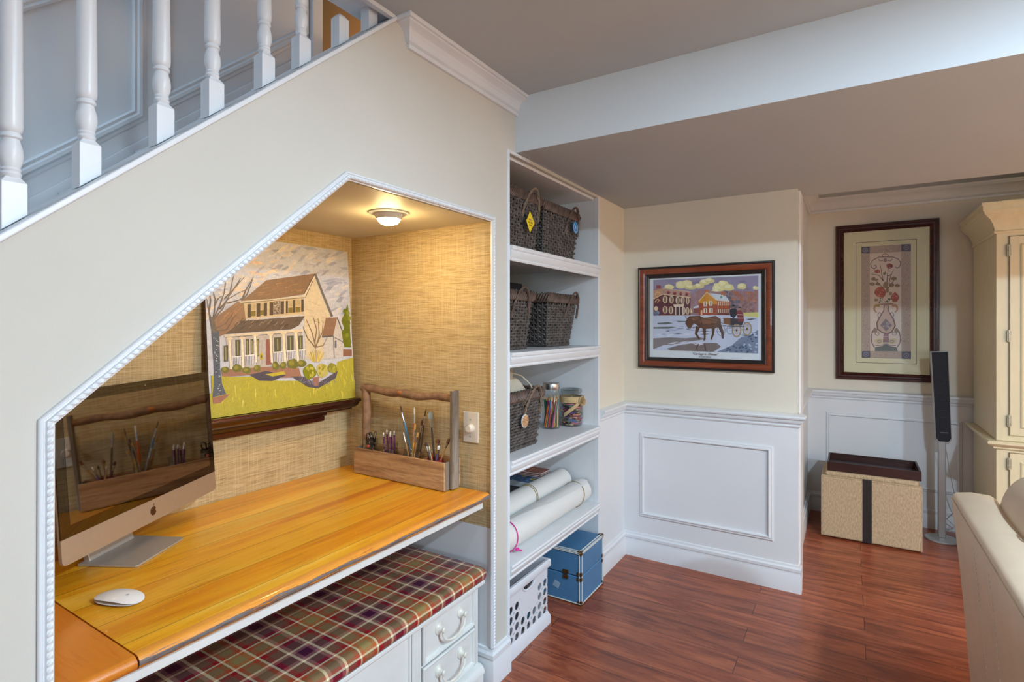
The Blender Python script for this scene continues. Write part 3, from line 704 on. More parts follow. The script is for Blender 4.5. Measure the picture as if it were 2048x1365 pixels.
nm = ['leftmost white turned stair baluster, clipped by the left edge of the photo', 'second white turned stair baluster from the left', 'third white turned stair baluster from the left, beside the panel moulding corner',
      'fourth white turned stair baluster from the left', 'fifth white turned stair baluster from the left', 'sixth white turned stair baluster from the left', 'seventh white turned stair baluster, only its vase and block in view',
      'last white baluster block in the narrow corner under the ceiling edge']
for y, l in zip(ys, nm):
    t = thing('stair_baluster', l, 'baluster', (-.05, y, capz(y)), 0, 'white turned balusters on the stair wall cap')
    obj('base_block', baluster_mesh(), m_white, t, bevel=.0015)
    top = CEIL - .0005 - capz(y)
    if top > .2: obj('turned_shaft', shaft_mesh(top), m_white, t)

# ------------------------------------------------------------------ niche under the stairs
D = -.775; NR = 1.725; NC = 1.778
nb = MB().prism([(.34, 0), (NR + .02, 0), (NR + .02, NC + .02), (1.0, NC + .02), (.34, 1.22)], 0, D - .02, D); struct('wall_niche_back', nb, m_grass, smooth=False)
struct('wall_niche_right', MB().box(D, -.0005, NR - .001, NR + .02, .6, 1.784), m_grass, smooth=False)
struct('wall_niche_right_lower', MB().box(D, -.0005, NR - .001, NR + .02, 0, .6), m_wains, smooth=False)
struct('wall_niche_left', MB().box(D, -.0205, .335, .355, 0, 1.2), m_grass, smooth=False)
cl = [(.34, 1.195), (1.012, NC), (NR + .02, NC), (NR + .02, NC + .02), (1.005, NC + .012), (.34, 1.207)]
struct('ceiling_niche', MB().prism(cl, 0, D, -.02), m_ceilw, smooth=False)

# carved trim around the niche: flat fillet, cove, rope bead
npath = [(0, .351, 0), (0, .354, 1.221), (0, 1.0102, 1.797), (0, 1.737, 1.799), (0, 1.737, .145)]
tp = [(0, 0), (0, -.006), (.003, -.009), (.006, -.009), (.008, -.006), (.0105, -.006), (.012, -.011), (.018, -.013), (.022, -.011), (.0235, -.005), (.0265, -.004), (.0265, 0)]
def flat_sweep(path, prof, n): return MB().sweep(path, [(a, -b) for a, b in prof], n)
nt_ = flat_sweep([Vector(p) for p in npath], [(-a * .86, b) for a, b in tp], (1, 0, 0))
t_niche = struct('trim_niche', nt_, m_white, angle=50)
# rope bead running down the middle of the moulding
rp = MB()
def rope(path, r, amp, pitch, off, seg=6):
    ctr = []
    P = [Vector(p) for p in path]; nn = Vector((1, 0, 0))
    for i in range(len(P)):
        dirs = []
        if i: dirs.append((P[i] - P[i - 1]).normalized())
        if i < len(P) - 1: dirs.append((P[i + 1] - P[i]).normalized())
        ss = [nn.cross(d) for d in dirs]; mv = ss[0] if len(ss) == 1 else (ss[0] + ss[1]) / (1 + ss[0].dot(ss[1]))
        ctr.append(P[i] + mv * off[0] + nn * off[1])
    for i in range(len(ctr) - 1):
        a, b = ctr[i], ctr[i + 1]; d = (b - a); L = d.length; d.normalize(); s = nn.cross(d)
        k = int(L / pitch)
        for q in range(k):
            c = a + d * (q + .5) * (L / k); ax = (d * .82 + s * -.57).normalized(); pr = nn.cross(ax)
            vs = []
            for (u, w) in ((-1, 0), (-.6, .8), (0, 1), (.6, .8), (1, 0), (.6, -.8), (0, -1), (-.6, -.8)):
                vs.append(c + ax * u * pitch * .62 + pr * w * r)
            o = len(vs); vs2 = [c + ax * u * pitch * .34 + pr * w * r * .5 + nn * amp for (u, w) in ((-1, 0), (-.6, .8), (0, 1), (.6, .8), (1, 0), (.6, -.8), (0, -1), (-.6, -.8))]
            rp.add(vs + vs2, [(j, (j + 1) % 8, 8 + (j + 1) % 8, 8 + j) for j in range(8)] + [tuple(range(8, 16))])
rope(npath, .0036, .0045, .0125, (-.0148, .0112))
t_rope = obj('rope_bead', rp, m_white, t_niche, angle=70)

# bookcase edge trim
struct('trim_bookcase', MB().sweep([(0, 1.834, 0), (0, 1.834, 2.076), (0, 2.0, 2.076)], [(-.006, 0), (-.006, .006), (-.003, .009), (.002, .007), (.005, .009), (.008, .005), (.008, 0)], (1, 0, 0)), m_white)
struct('trim_bookcase_right', MB().box(-.0204, .006, 2.7455, 2.766, 0, 2.072), m_white, bevel=.002)

# crown moulding on the stair wall
cr = [(0, 0), (0, -.076), (-.011, -.076), (-.013, -.066), (-.008, -.061), (-.017, -.056), (-.018, -.047), (-.021, -.037), (-.028, -.027), (-.038, -.020), (-.049, -.016), (-.050, -.011), (-.059, -.011), (-.061, -.005), (-.061, 0)]
struct('trim_crown', MB().sweep([(-.004, 1.262, CEIL), (0, 1.262, CEIL), (0, 1.895, CEIL)], cr, (0, 0, 1)), m_white, angle=16)
struct('trim_crown_alcove', MB().sweep([(.9, 3.38, CEIL), (.9, 4.64, CEIL), (4.6, 4.64, CEIL)], [(a * 1.25, b * 1.3) for a, b in cr], (0, 0, 1)), m_white, angle=28)

# chair rail, baseboards, wainscot panels
rail = [(0, .848), (-.006, .850), (-.010, .858), (-.007, .864), (-.009, .868), (-.018, .874), (-.024, .886), (-.024, .892), (-.034, .896), (-.037, .904), (-.034, .912), (-.012, .9195), (0, .921)]
base = [(0, 0), (-.016, 0), (-.016, .086), (-.012, .094), (-.012, .104), (-.015, .108), (-.015, .122), (-.008, .130), (-.006, .140), (0, .142)]
struct('trim_chair_rail', MB().sweep([(0, 2.767, 0), (0, 3.152, 0), (.938, 3.152, 0), (.938, 3.199, 0)], rail, (0, 0, 1)), m_white, angle=28)
struct('baseboard_far', MB().sweep([(.003, 2.767, 0), (.003, 3.152, 0), (.938, 3.152, 0), (.938, 3.199, 0)], base, (0, 0, 1)), m_white, angle=28)
struct('baseboard_column', MB().sweep([(-.14, NR - .001, 0), (0, NR - .001, 0), (0, 1.838, 0)], base, (0, 0, 1)), m_white, angle=28)
struct('trim_chair_rail_alcove', MB().sweep([(.9, 3.372, 0), (.9, 4.636, 0), (4.6, 4.636, 0)], [(a, z - .012) for a, z in rail], (0, 0, 1)), m_white, angle=28)
struct('baseboard_alcove', MB().sweep([(.9, 3.372, 0), (.9, 4.636, 0), (4.6, 4.636, 0)], base, (0, 0, 1)), m_white, angle=28)
pp = [(0, 0), (0, .004), (.005, .008), (.012, .009), (.017, .013), (.022, .013), (.026, .006), (.026, 0)]
def wall_panel(x0, x1, z0, z1, y):
    return MB().sweep([(x0, y, z0), (x0, y, z1), (x1, y, z1), (x1, y, z0)], [(-a, b) for a, b in pp], (0, -1, 0), closed=True)
struct('trim_5', wall_panel(.101, .822, .243, .742, 3.151), m_white, angle=28)
struct('trim_6', wall_panel(1.018, 1.80, .245, .742, 4.635), m_white, angle=28)
struct('trim_casing_end', MB().box(.9352, .946, 3.20, 3.372, .0, SOF - .001), m_white, bevel=.003)
struct('trim_casing', MB().box(.899, .918, 3.62, 3.70, 0, 2.2), m_white, bevel=.005)

# ------------------------------------------------------------------ light
scn = bpy.context.scene
w = bpy.data.worlds.new('World'); scn.world = w; w.use_nodes = True
bg = w.node_tree.nodes['Background']; bg.inputs[0].default_value = (.62, .78, 1, 1); bg.inputs[1].default_value = WORLD
scn.view_settings.view_transform = 'Standard'; scn.view_settings.look = 'None'; scn.view_settings.gamma = 1
scn.view_settings.use_curve_mapping = False; scn.view_settings.exposure = EXPO
def area(name, loc, size, power, col, rot=(0, 0, 0), shape='DISK', sy=None):
    l = bpy.data.lights.new(name, 'AREA'); l.shape = shape; l.size = size; l.energy = power; l.color = col
    if sy: l.size_y = sy
    o = bpy.data.objects.new(name, l); COL.objects.link(o); o.location = loc; o.rotation_euler = rot
    return o
COOL = (.62, .82, 1.0); WARM = (1.0, .66, .34)
# recessed ceiling downlights of the room (two of them just in front of the beam)
# unseen fill lights, added as daylight from rear and right windows
area('rear_fill_light', (3.68, -5.47, 1.5), 1.6, WIN, (.60, .82, 1), (R(90), 0, 0), 'RECTANGLE', 1.3)
area('right_fill_light', (4.57, -.8, 1.5), 2.6, FILL_RIGHT, (.46, .74, 1), (R(90), 0, R(90)), 'RECTANGLE', 1.1)
# daylight falling down the stairwell from the floor above
area('stairwell_daylight', (-.55, -.8, 4.4), 1.4, STAIR, (.52, .76, 1), (R(-18), 0, 0), 'RECTANGLE', .8)
# lamps with warm shades further into the room
def point(name, loc, power, col, r):
    l = bpy.data.lights.new(name, 'POINT'); l.energy = power; l.color = col; l.shadow_soft_size = r
    o = bpy.data.objects.new(name, l); COL.objects.link(o); o.location = loc
for x, y, k in ((.84, .88, .06), (2.24, .88, .96), (3.6, .88, 1.45)):
    area('downlight', (x, y, CEIL - .006), .11, DOWN * k, COOL)
point('table_lamp', (3.2, 3.0, 1.2), LAMP * 1.0, (1, .54, .20), .12)
point('table_lamp_rear', (3.7, 1.3, 1.6), LAMP * 1.9, (1, .63, .32), .12)
point('hall_fill_light', (-1.5, 1.95, 3.1), 14, (1, .72, .46), .08)  # unseen source, added to light the orange hall wall
point('stair_fill_light', (-.4, 2.2, 2.8), 5, (1, .66, .38), .08)  # unseen source, added for a warm glow on the stairwell wall
# ------------------------------------------------------------------ things in the niche
ZD = .745
# recessed light in the niche ceiling
t = thing('recessed_light', 'glowing recessed lamp with white trim ring in the niche ceiling', 'light', (-.222, 1.40, NC))
obj('trim_ring', MB().lathe([(.048, 0), (.070, 0), (.070, -.003), (.064, -.006), (.050, -.007), (.048, -.004)], 40, caps=False), m_white, t)
obj('socket_collar', MB().lathe([(.046, -.002), (.051, -.006), (.047, -.016), (.042, -.024), (.039, -.024), (.039, -.002)], 40, caps=False), m_white, t)
mb_, nt, b = newmat('glowing_bulb'); b.inputs['Base Color'].default_value = (1, .9, .7, 1); b.inputs['Emission Color'].default_value = (1, .74, .34, 1)
v = coords(nt); nt.links.new(math_(nt, 'ADD', math_(nt, 'MULTIPLY', noise(nt, v, 5), .02 * BULB), BULB), b.inputs['Emission Strength'])
obj('bulb', MB().lathe([(.0388, -.022), (.0375, -.030), (.030, -.038), (.016, -.043), (.0001, -.044)], 20, caps=False), mb_, t)

# picture ledge and canvas
t = thing('picture_ledge', 'dark mahogany moulded picture ledge under the house painting', 'shelf', (D, 1.28, 1.0))
y0, y1 = .52, 1.70
lp = [(0, .055), (.085, .055), (.087, .050), (.087, .042), (.080, .038), (.074, .026), (.062, .016), (.050, .012), (.050, .008), (0, .008)]
le = MB(); n_ = len(lp)
vs = [(x, y0 - 1.28, z) for x, z in lp] + [(x, y1 - 1.28 - (.085 - x) * .55 * (z < .05), z) for x, z in lp]
le.add(vs, [tuple(range(n_)), tuple(range(2 * n_ - 1, n_ - 1, -1))] + [(i, (i + 1) % n_, n_ + (i + 1) % n_, n_ + i) for i in range(n_)])
obj('ledge_top', le, m_mahog, t, angle=25)
obj('lower_rail', MB().prism([(0, .01), (.040, .01), (.034, -.004), (.022, -.012), (.020, -.03), (0, -.03)], 1, y0 - 1.28, 1.555 - 1.28), m_mahog, t, angle=25)
t = thing('canvas_painting', 'unframed painting of a porched house and bare tree leaning on the dark ledge', 'painting', (-.715, 1.043, 1.0565))
lean = math.atan2(.05, .655); HC = .657; WC = .647
Mc = Matrix(((0, -math.sin(lean), math.cos(lean), 0), (1, 0, 0, 0), (0, math.cos(lean), math.sin(lean), 0), (0, 0, 0, 1)))
m_artc = artmat('house_painting_oils', .42, .22, 60, .35)
obj('canvas', MB().box(0, WC, 0, HC, -.014, -.0002).xf(Mc), m_mahog, t, smooth=False)
art('painted_face', ART_HOUSE, WC, HC, Mc, t, m_artc, S(204, 204, 214))

# desk: pine boards, breadboard end, chipped nosing, white apron
t = thing('built_in_desk', 'worn honey coloured pine desk top built into the niche', 'desk', (0, 0, 0))
nose = [(-.012, ZD - .030), (-.004, ZD - .029), (.004, ZD - .024), (.008, ZD - .016), (.007, ZD - .008), (.001, ZD - .002), (-.008, ZD)]
obj('tabletop', MB().prism([(D + .002, ZD - .03), (-.020, ZD - .03), (-.020, ZD), (D + .002, ZD)], 1, .506, 1.700), m_desk, t, smooth=False)
obj('nosing', MB().prism([(-.0198, ZD - .03)] + nose + [(-.0198, ZD)], 1, .506, 1.698), m_deskedge, t, angle=50)
m_desk2 = woodmat('varnished_pine_end', S(190, 96, 22), S(206, 118, 34), S(216, 138, 48), 0, .3, 9, .35)
obj('breadboard_end', MB().prism([(D + .002, ZD - .03), (-.0198, ZD - .03)] + nose + [(D + .002, ZD)], 1, .383, .5025), m_desk2, t, angle=50)
obj('apron', MB().box(-.052, -.022, .383, 1.695, ZD - .062, ZD - .0305), m_dresser, t, bevel=.002)
obj('support_panel', MB().box(-.72, -.06, .365, .385, 0, ZD - .0305), m_dresser, t, bevel=.002)

# bench: low drawer unit under the desk with a plaid seat pad
t = thing('drawer_bench', 'antique white low cabinet with drawers under the desk', 'cabinet', (0, 0, 0))
X0, X1, Y0, Y1 = -.46, -.034, .46, 1.684
obj('carcass', MB().box(X0, X1 - .012, Y0, Y1, .02, .398), m_dresser, t, bevel=.003)
obj('top_board', MB().box(X0, X1 + .022, Y0 - .005, Y1 + .012, .398, .414), m_dresser, t, bevel=.005, seg=3)
obj('plinth', MB().sweep([(X1 - .005, Y0, 0), (X1 - .005, Y1 + .008, 0)], [(.04, .0), (-.02, 0), (-.02, .055), (-.026, .062), (-.026, .072), (-.018, .086), (-.006, .092), (.04, .092)], (0, 0, 1)), m_dresser, t, angle=30)
def frame_front(y0, y1, z0, z1, parent, name):
    b = MB(); b.box(X1 - .013, X1 - .008, y0, y1, z0, z1)
    b.sweep([(X1 - .010, y0, z0), (X1 - .010, y0, z1), (X1 - .010, y1, z1), (X1 - .010, y1, z0)], [(0, 0), (0, .008), (-.004, .012), (-.009, .010), (-.012, .004), (-.012, 0)], (1, 0, 0), closed=True)
    return obj(name, b, m_dresser, parent, angle=30)
def reeds(y0, y1):
    b = MB(); b.box(X1 - .013, X1 - .004, y0, y1, .092, .398)
    k = 3; w = (y1 - y0) / k
    for i in range(k): b.lathe([(.0001, .095), (w * .36, .098), (w * .36, .392), (.0001, .396)], 10, (X1 - .005, y0 + w * (i + .5), 0))
    return obj('reeded_post', b, m_dresser, t)
reeds(1.318, 1.362); reeds(.79, .83); reeds(1.666, 1.684)
frame_front(.838, 1.312, .104, .39, t, 'door')
def bail_handle(parent, yc, zc):
    b = MB()
    for s in (-1, 1):
        y = yc + s * .062
        b.lathe([(.0001, X1 - .008), (.017, X1 - .008), (.0165, X1 - .004), (.012, X1 - .001), (.008, X1 + .006), (.0065, X1 + .013), (.0085, X1 + .018), (.006, X1 + .022), (.0001, X1 + .023)], 16, (0, y, zc), axis=0, sy=1.25)
    pts = []; rr = []
    for i in range(21):
        f = i / 20; a = pi * f
        pts.append((X1 + .014 + .006 * math.sin(a), yc - .062 * math.cos(a), zc - .006 - .044 * math.sin(a) ** .7)); rr.append(.0042 + .0016 * math.exp(-((f - .5) / .07) ** 2) + .001 * math.cos(f * 60) * (abs(f - .5) < .2))
    b.tube(pts, rr, 10)
    return obj('bail_handle', b, m_handle, parent)
for z0, z1 in ((.252, .386), (.104, .240)):
    for y0, y1 in ((1.370, 1.660), (.48, .782)):
        d = frame_front(y0, y1, z0, z1, t, 'drawer'); bail_handle(d, (y0 + y1) / 2, z0 + (z1 - z0) * .62)
cu = MB().box(-.452, .004, .452, 1.698, .4155, .468)
t = obj('seat_cushion', cu, m_plaid, bevel=.026, seg=6); tag(t, 'plaid oilcloth seat cushion on the white drawer cabinet', 'cushion')

# all-in-one computer
t = thing('desktop_computer', 'silver all-in-one computer with dark glossy screen on the desk', 'computer', (-.539, .733, ZD), math.atan2(.872, -.49))
fb = MB()
fo = [(-.098, -.068), (-.096, -.076), (-.088, -.080), (.088, -.080), (.096, -.076), (.098, -.068), (.098, .08), (-.098, .08)]
fb.add([(x, y, .0005) for x, y in fo] + [(x, y, .005 + .003 * (y + .08) / .16) for x, y in fo], [tuple(range(7, -1, -1)), tuple(range(8, 16))] + [(i, (i + 1) % 8, 8 + (i + 1) % 8, 8 + i) for i in range(8)])
obj('stand_foot', fb, m_foot, t, bevel=.0012)
obj('stand_neck', MB().prism([(.060, .004), (.080, .004), (.083, .02), (.03, .20), (.02, .20), (.068, .03)], 0, -.08, .08), m_foot, t, bevel=.003)
W2, HS, CH = .295, .395, .060
tilt = Matrix.Translation((.006, -.050, .085)) @ Matrix.Rotation(-R(4), 4, 'X')
def rrect(x0, x1, z0, z1, r, k=5):
    P = []
    for cx, cz, a0 in ((x1 - r, z0 + r, -90), (x1 - r, z1 - r, 0), (x0 + r, z1 - r, 90), (x0 + r, z0 + r, 180)):
        for i in range(k + 1): P.append((cx + r * math.cos(R(a0 + 90 * i / k)), cz + r * math.sin(R(a0 + 90 * i / k))))
    return P
rr_ = rrect(-W2, W2, 0, HS, .012); n_ = len(rr_)
sh = MB(); sh.add([(x, .0012, z) for x, z in rr_] + [(x, .006, z) for x, z in rr_] + [(x * .82, .028, HS / 2 + (z - HS / 2) * .8) for x, z in rr_] + [(x * .3, .040, HS / 2 + (z - HS / 2) * .3) for x, z in rr_],
   [tuple(range(n_)), tuple(range(4 * n_ - 1, 3 * n_ - 1, -1))] + [(j * n_ + i, j * n_ + (i + 1) % n_, (j + 1) * n_ + (i + 1) % n_, (j + 1) * n_ + i) for j in range(3) for i in range(n_)])
obj('rear_shell', sh.xf(tilt), m_alu, t)
ch = [p for p in rr_ if p[1] < .02]; ch = sorted([p for p in ch], key=lambda p: 0)
lowp = rrect(-W2, W2, 0, 2 * CH, .012); lowp = [p for p in lowp if p[1] < CH * .9]
left = [p for p in lowp if p[0] < 0]; right = [p for p in lowp if p[0] > 0]
cpoly = [(-W2, CH)] + sorted(left, key=lambda p: -p[1] if p[0] < -W2 + .0119 else 9) + sorted(right, key=lambda p: p[0] + p[1]) + [(W2, CH)]
cpoly = [(-W2, CH)] + [(-W2 + .012 - .012 * math.cos(R(a)), .012 - .012 * math.sin(R(a))) for a in range(0, 91, 15)] + [(W2 - .012 + .012 * math.sin(R(a)), .012 - .012 * math.cos(R(a))) for a in range(0, 91, 15)] + [(W2, CH)]
chin = obj('chin_panel', MB().prism(cpoly, 1, -.0018, .001).xf(tilt), m_alu, t, smooth=False)
gpoly = [(-W2, CH + .0004), (W2, CH + .0004)] + [(W2 - .012 + .012 * math.cos(R(a)), HS - .012 + .012 * math.sin(R(a))) for a in range(0, 91, 15)] + [(-W2 + .012 - .012 * math.sin(R(a)), HS - .012 + .012 * math.cos(R(a))) for a in range(0, 91, 15)]
m_scr, nt, b = newmat('dark_screen_glass'); nt.links.new(ramp(nt, noise(nt, coords(nt), 3), [(0, (.13, .12, .115, 1)), (1, (.145, .135, .13, 1))]), b.inputs['Base Color'])
b.inputs['Metallic'].default_value = 1; b.inputs['Roughness'].default_value = .015
m_scr2, nt, b = newmat('display_area_glass'); nt.links.new(ramp(nt, noise(nt, coords(nt), 3), [(0, (.30, .28, .265, 1)), (1, (.32, .30, .285, 1))]), b.inputs['Base Color'])
b.inputs['Metallic'].default_value = 1; b.inputs['Roughness'].default_value = .03
gl = obj('front_glass', MB().prism(gpoly, 1, -.0022, .0008).xf(tilt), m_scr, t, smooth=False)
obj('display', MB().box(-W2 + .026, W2 - .026, -.0027, -.0021, CH + .027, HS - .026).xf(tilt), m_scr2, t, smooth=False)
obj('camera_dot', MB().lathe([(.0001, -.003), (.002, -.003), (.002, -.002)], 10, (0, 0, HS - .013), axis=1).xf(tilt), m_steel, gl)
def fruit(s):
    body = []
    for i in range(48):
        a = 2 * pi * i / 48 + pi / 2
        r = 1 - .10 * math.exp(-((a - pi / 2 + pi) % (2 * pi) - pi) ** 2 / .06) - .07 * math.exp(-(((a - 3 * pi / 2 + pi) % (2 * pi)) - pi) ** 2 / .05)
        x, z = r * math.cos(a) * .95, r * math.sin(a)
        if z < 0: x *= 1 - .20 * z * z
        d = math.hypot(x - 1.18, z - .14)
        if d < .5: x = 1.18 - math.sqrt(max(.25 - (z - .14) ** 2, 0))
        body.append((x * s, z * s))
    leaf = [(.02, 1.12), (.10, 1.42), (.42, 1.66), (.40, 1.36), (.22, 1.16)]
    return body, [(x * s, z * s) for x, z in leaf]
bd, lf_ = fruit(.0125)
lg = MB(); lg.prism([(x, z + CH * .47) for x, z in bd], 1, -.0021, -.0017); lg.prism([(x, z + CH * .47) for x, z in lf_], 1, -.0021, -.0017)
obj('fruit_emblem', lg.xf(tilt), plain('emblem_brown_black', S(70, 40, 24), .3), chin, smooth=False)

# mouse
t = thing('computer_mouse', 'white low wireless mouse on the front of the desk', 'mouse', (-.266, .584, ZD), R(21))
ms = MB(); nx, ny = 22, 12
def mpt(i, j, top):
    u = -1 + 2 * i / nx; v = -1 + 2 * j / ny
    su = math.copysign(abs(math.sin(u * pi / 2)), u)
    wv = (1 - abs(su) ** 3.2) ** .5 if abs(su) < 1 else 0
    x = su * .058; y = math.sin(v * pi / 2) * .0295 * max(wv, .0)
    h = (1 - su * su * .93) * (1 - .30 * math.sin(v * pi / 2) ** 2)
    ends = .0035 + .005 * su * su * (su < 0)
    return (x, y, (ends + .0145 * h) if top else ends + .002 * h)
for top in (1, 0):
    o = len(ms.v); ms.v += [mpt(i, j, top) for i in range(nx + 1) for j in range(ny + 1)]
    ms.f += [(o + i * (ny + 1) + j, o + i * (ny + 1) + j + 1, o + (i + 1) * (ny + 1) + j + 1, o + (i + 1) * (ny + 1) + j) for i in range(nx) for j in range(ny)]
ms.mi = [0] * len(ms.f); ms.col = [None] * len(ms.f)
shell = obj('shell', ms, m_mouse, t, angle=60)
obj('glide_base', MB().lathe([(.0001, .0004), (.8, .0004), (.9, .0035), (.0001, .005)], 24).xf(Matrix.Diagonal((.048, .020, 1, 1))), m_grey, t)
bd2, lf2 = fruit(.0036)
mk = MB(); Mm = Matrix.Translation((.022, 0, .0166)) @ Matrix.Rotation(R(-90), 4, 'Z')
mk.add([Mm @ Vector((x, z, 0)) for x, z in bd2], [tuple(range(len(bd2)))]); mk.add([Mm @ Vector((x, z, 0)) for x, z in lf2], [tuple(range(5))])
obj('fruit_mark', mk, m_grey, shell, smooth=False)

# dimmer on the niche's right wall
t = thing('dimmer_switch', 'almond dimmer plate with round knob on the grasscloth wall', 'switch', (-.0985, NR, .980))
obj('wall_plate', MB().box(-.0365, .0365, -.006, 0, -.060, .060), m_socket, t, bevel=.003, seg=3)
obj('dial_knob', MB().lathe([(.0001, -.024), (.0125, -.024), (.0155, -.020), (.016, -.010), (.0185, -.008), (.0190, -.006), (.0001, -.005)], 28, (0, 0, -.004), axis=1), m_socket, t)
for z in (.030, -.036): obj('plate_screw', MB().lathe([(.0001, -.0075), (.0025, -.0072), (.003, -.006)], 10, (0, 0, z), axis=1), m_steel, t)

# wooden caddy with a branch handle
t = thing('brush_caddy', 'rustic barn wood tote with branch handle holding paint brushes', 'caddy', (-.395, 1.6685, ZD), R(-1.2))
hx = .252
obj('front_board', MB().box(-hx, hx, -.052, -.042, .002, .110), m_barn, t, bevel=.002)
obj('back_board', MB().box(-hx, hx, .040, .050, .002, .112), m_barn, t, bevel=.002)
obj('bottom_board', MB().box(-hx + .008, hx - .008, -.042, .040, .002, .012), m_barn, t)
for s in (-1, 1): obj('end_board', MB().box(s * hx - .010 * (s > 0), s * hx + .010 * (s < 0), -.0418, .0398, .002, .110), m_barnz, t, bevel=.0015)
for x in (-.142, -.016, .105): obj('divider', MB().box(x - .003, x + .003, -.0418, .0398, .0122, .098), m_barn, t)
obj('upright', MB().box(hx + .001, hx + .015, -.020, .020, .004, .382), m_barnz, t, bevel=.002)
ub = MB(); ub.tube([(-hx + .022, .0, .012), (-hx + .020, .002, .12), (-hx + .024, .0, .25), (-hx + .018, .001, .372)], [.019, .020, .018, .019], 12)
obj('upright', ub, m_bark, t)
pts = []; rr = []
for i in range(25):
    f = i / 24; pts.append((-hx + .0 + f * (2 * hx + .004), .004 * math.sin(f * 9), .362 - .010 * f - .007 * math.sin(f * pi) + .003 * math.sin(f * 17)))
    rr.append(.0175 - .003 * f + .0014 * math.sin(f * 23) + .0035 * math.exp(-((f - .5) / .04) ** 2))
hd = obj('branch_handle', MB().tube(pts, rr, 14), m_bark, t)
obj('cut_knot', MB().ell((-.012, -.0165, .356), .016, .006, .009), m_knot, hd)

# jars in the caddy with pencils and brushes
def cw(lx, ly, lz):   # caddy local to world
    a = R(-1.2); return (-.395 + lx * math.cos(a) - ly * math.sin(a), 1.6685 + lx * math.sin(a) + ly * math.cos(a), ZD + lz)
def jar(lx, ly, r, h, label, name='glass_jar'):
    t = thing(name, label, 'jar', cw(lx, ly, .0125), 0, 'jars in the brush caddy')
    p = [(.0001, .0005), (r * .9, .0005), (r, .006), (r, h * .66), (r * .86, h * .78), (r * .82, h * .80), (r * .82, h * .84), (r * .87, h * .86), (r * .82, h * .88), (r * .87, h * .92), (r * .84, h * .95), (r * .86, h), (r * .80, h)]
    obj('glass_body', MB().lathe(p, 28, caps=False), m_jglass, t)
    return t
jar(-.196, -.006, .036, .132, 'clear glass jar of clips at the left end of the wooden tote')
jar(-.078, -.006, .037, .132, 'clear glass jar of purple pencils in the wooden tote')
jar(.045, -.006, .038, .132, 'clear glass jar of tall paint brushes in the wooden tote')
t = thing('tin_can', 'red tin can with white letters at the right of the wooden tote', 'can', cw(.172, -.010, .0125), 0)
obj('can_body', MB().lathe([(.0001, .001), (.033, .001), (.033, .094), (.034, .096), (.0325, .096), (.0315, .094), (.0315, .004), (.0001, .004)], 28, caps=False), plain('red_label_paper', S(186, 48, 56), .5), t)
for ch_, a in (('E', -20), ('S', 4), ('O', 28)):
    Ml = Matrix.Rotation(R(a), 4, 'Z') @ Matrix.Translation((0, -.0332, .070)) @ Matrix.Rotation(R(90), 4, 'X')
    text_obj('printed_letter', ch_, .016, m_crw, t, Ml)
def stick(name, label, cat, group, p0, p1, segs):
    # segs: list of (part name, t0, t1, [(t, radius)...], material, flat)
    p0 = Vector(p0); p1 = Vector(p1); d = p1 - p0; L = d.length
    t = thing(name, label, cat, p0, 0, group)
    q = d.to_track_quat('Z', 'Y').to_matrix().to_4x4()
    for part, prof, mat, fl in segs:
        b = MB().lathe([(max(r, .0001), h * L) for h, r in prof], 10, sy=fl)
        obj(part, b.xf(q), mat, t)
    return t
m_purp = plain('purple_foil', S(112, 44, 96), .3, .3, var=.5, vscale=160); m_er = plain('pink_white_eraser', S(232, 214, 200), .7)
for i, (bx, by, tx, ty, tz) in enumerate(((-.095, .004, -.113, .006, .190), (-.086, -.016, -.112, -.014, .182), (-.074, .0, -.089, .004, .187), (-.064, -.014, -.0745, -.012, .186), (-.068, .010, -.0745, .012, .189), (-.090, .014, -.095, .018, .176))):
    stick('pencil', 'purple pencil with pale eraser in the second jar of the tote', 'pencil', 'purple pencils in the tote', cw(bx, by, .0150), cw(tx, ty, tz),
          [('barrel', [(0, .0036), (.90, .0036)], m_purp, 1), ('ferrule', [(.90, .0037), (.95, .0037)], m_steel, 1), ('eraser', [(.95, .0033), (1, .0030)], m_er, 1)])
def mk(c, nm_, r=.4, me=0): return plain(nm_, S(*c), r, me, var=.12, vscale=60)
h_blue, h_or, h_wood, h_dark, h_red, h_pur = mk((70, 128, 168), 'blue_handle'), mk((214, 98, 32), 'orange_handle'), mk((186, 136, 84), 'raw_wood_handle'), mk((74, 54, 44), 'dark_handle'), mk((150, 40, 40), 'red_handle'), mk((92, 74, 120), 'violet_handle')
b_dk, b_br, b_go, b_gr, b_wh = mk((70, 54, 46), 'dark_bristle', .9), mk((112, 70, 46), 'brown_bristle', .9), mk((190, 140, 66), 'gold_bristle', .9), mk((138, 136, 124), 'grey_bristle', .9), mk((222, 214, 200), 'white_bristle', .9)
def brush(label, p0, p1, hm, bm, w=.004, bw=.004, fl=.5, bl=.1, fe=.13):
    a, b_ = 1 - bl - fe, 1 - bl
    stick('paint_brush', label, 'paint brush', 'paint brushes in the tote', p0, p1,
          [('handle', [(0, w * .5), (.3, w * .8), (a * .85, w), (a, w * .75)], hm, 1), ('ferrule', [(a, w * .8), (b_, bw * .95)], m_steel, (1 + fl) / 2),
           ('bristles', [(b_, bw * .95), (b_ + bl * .5, bw * 1.15), (b_ + bl * .8, bw * .9), (1, bw * .25)], bm, fl)])
J = (.045, -.006)
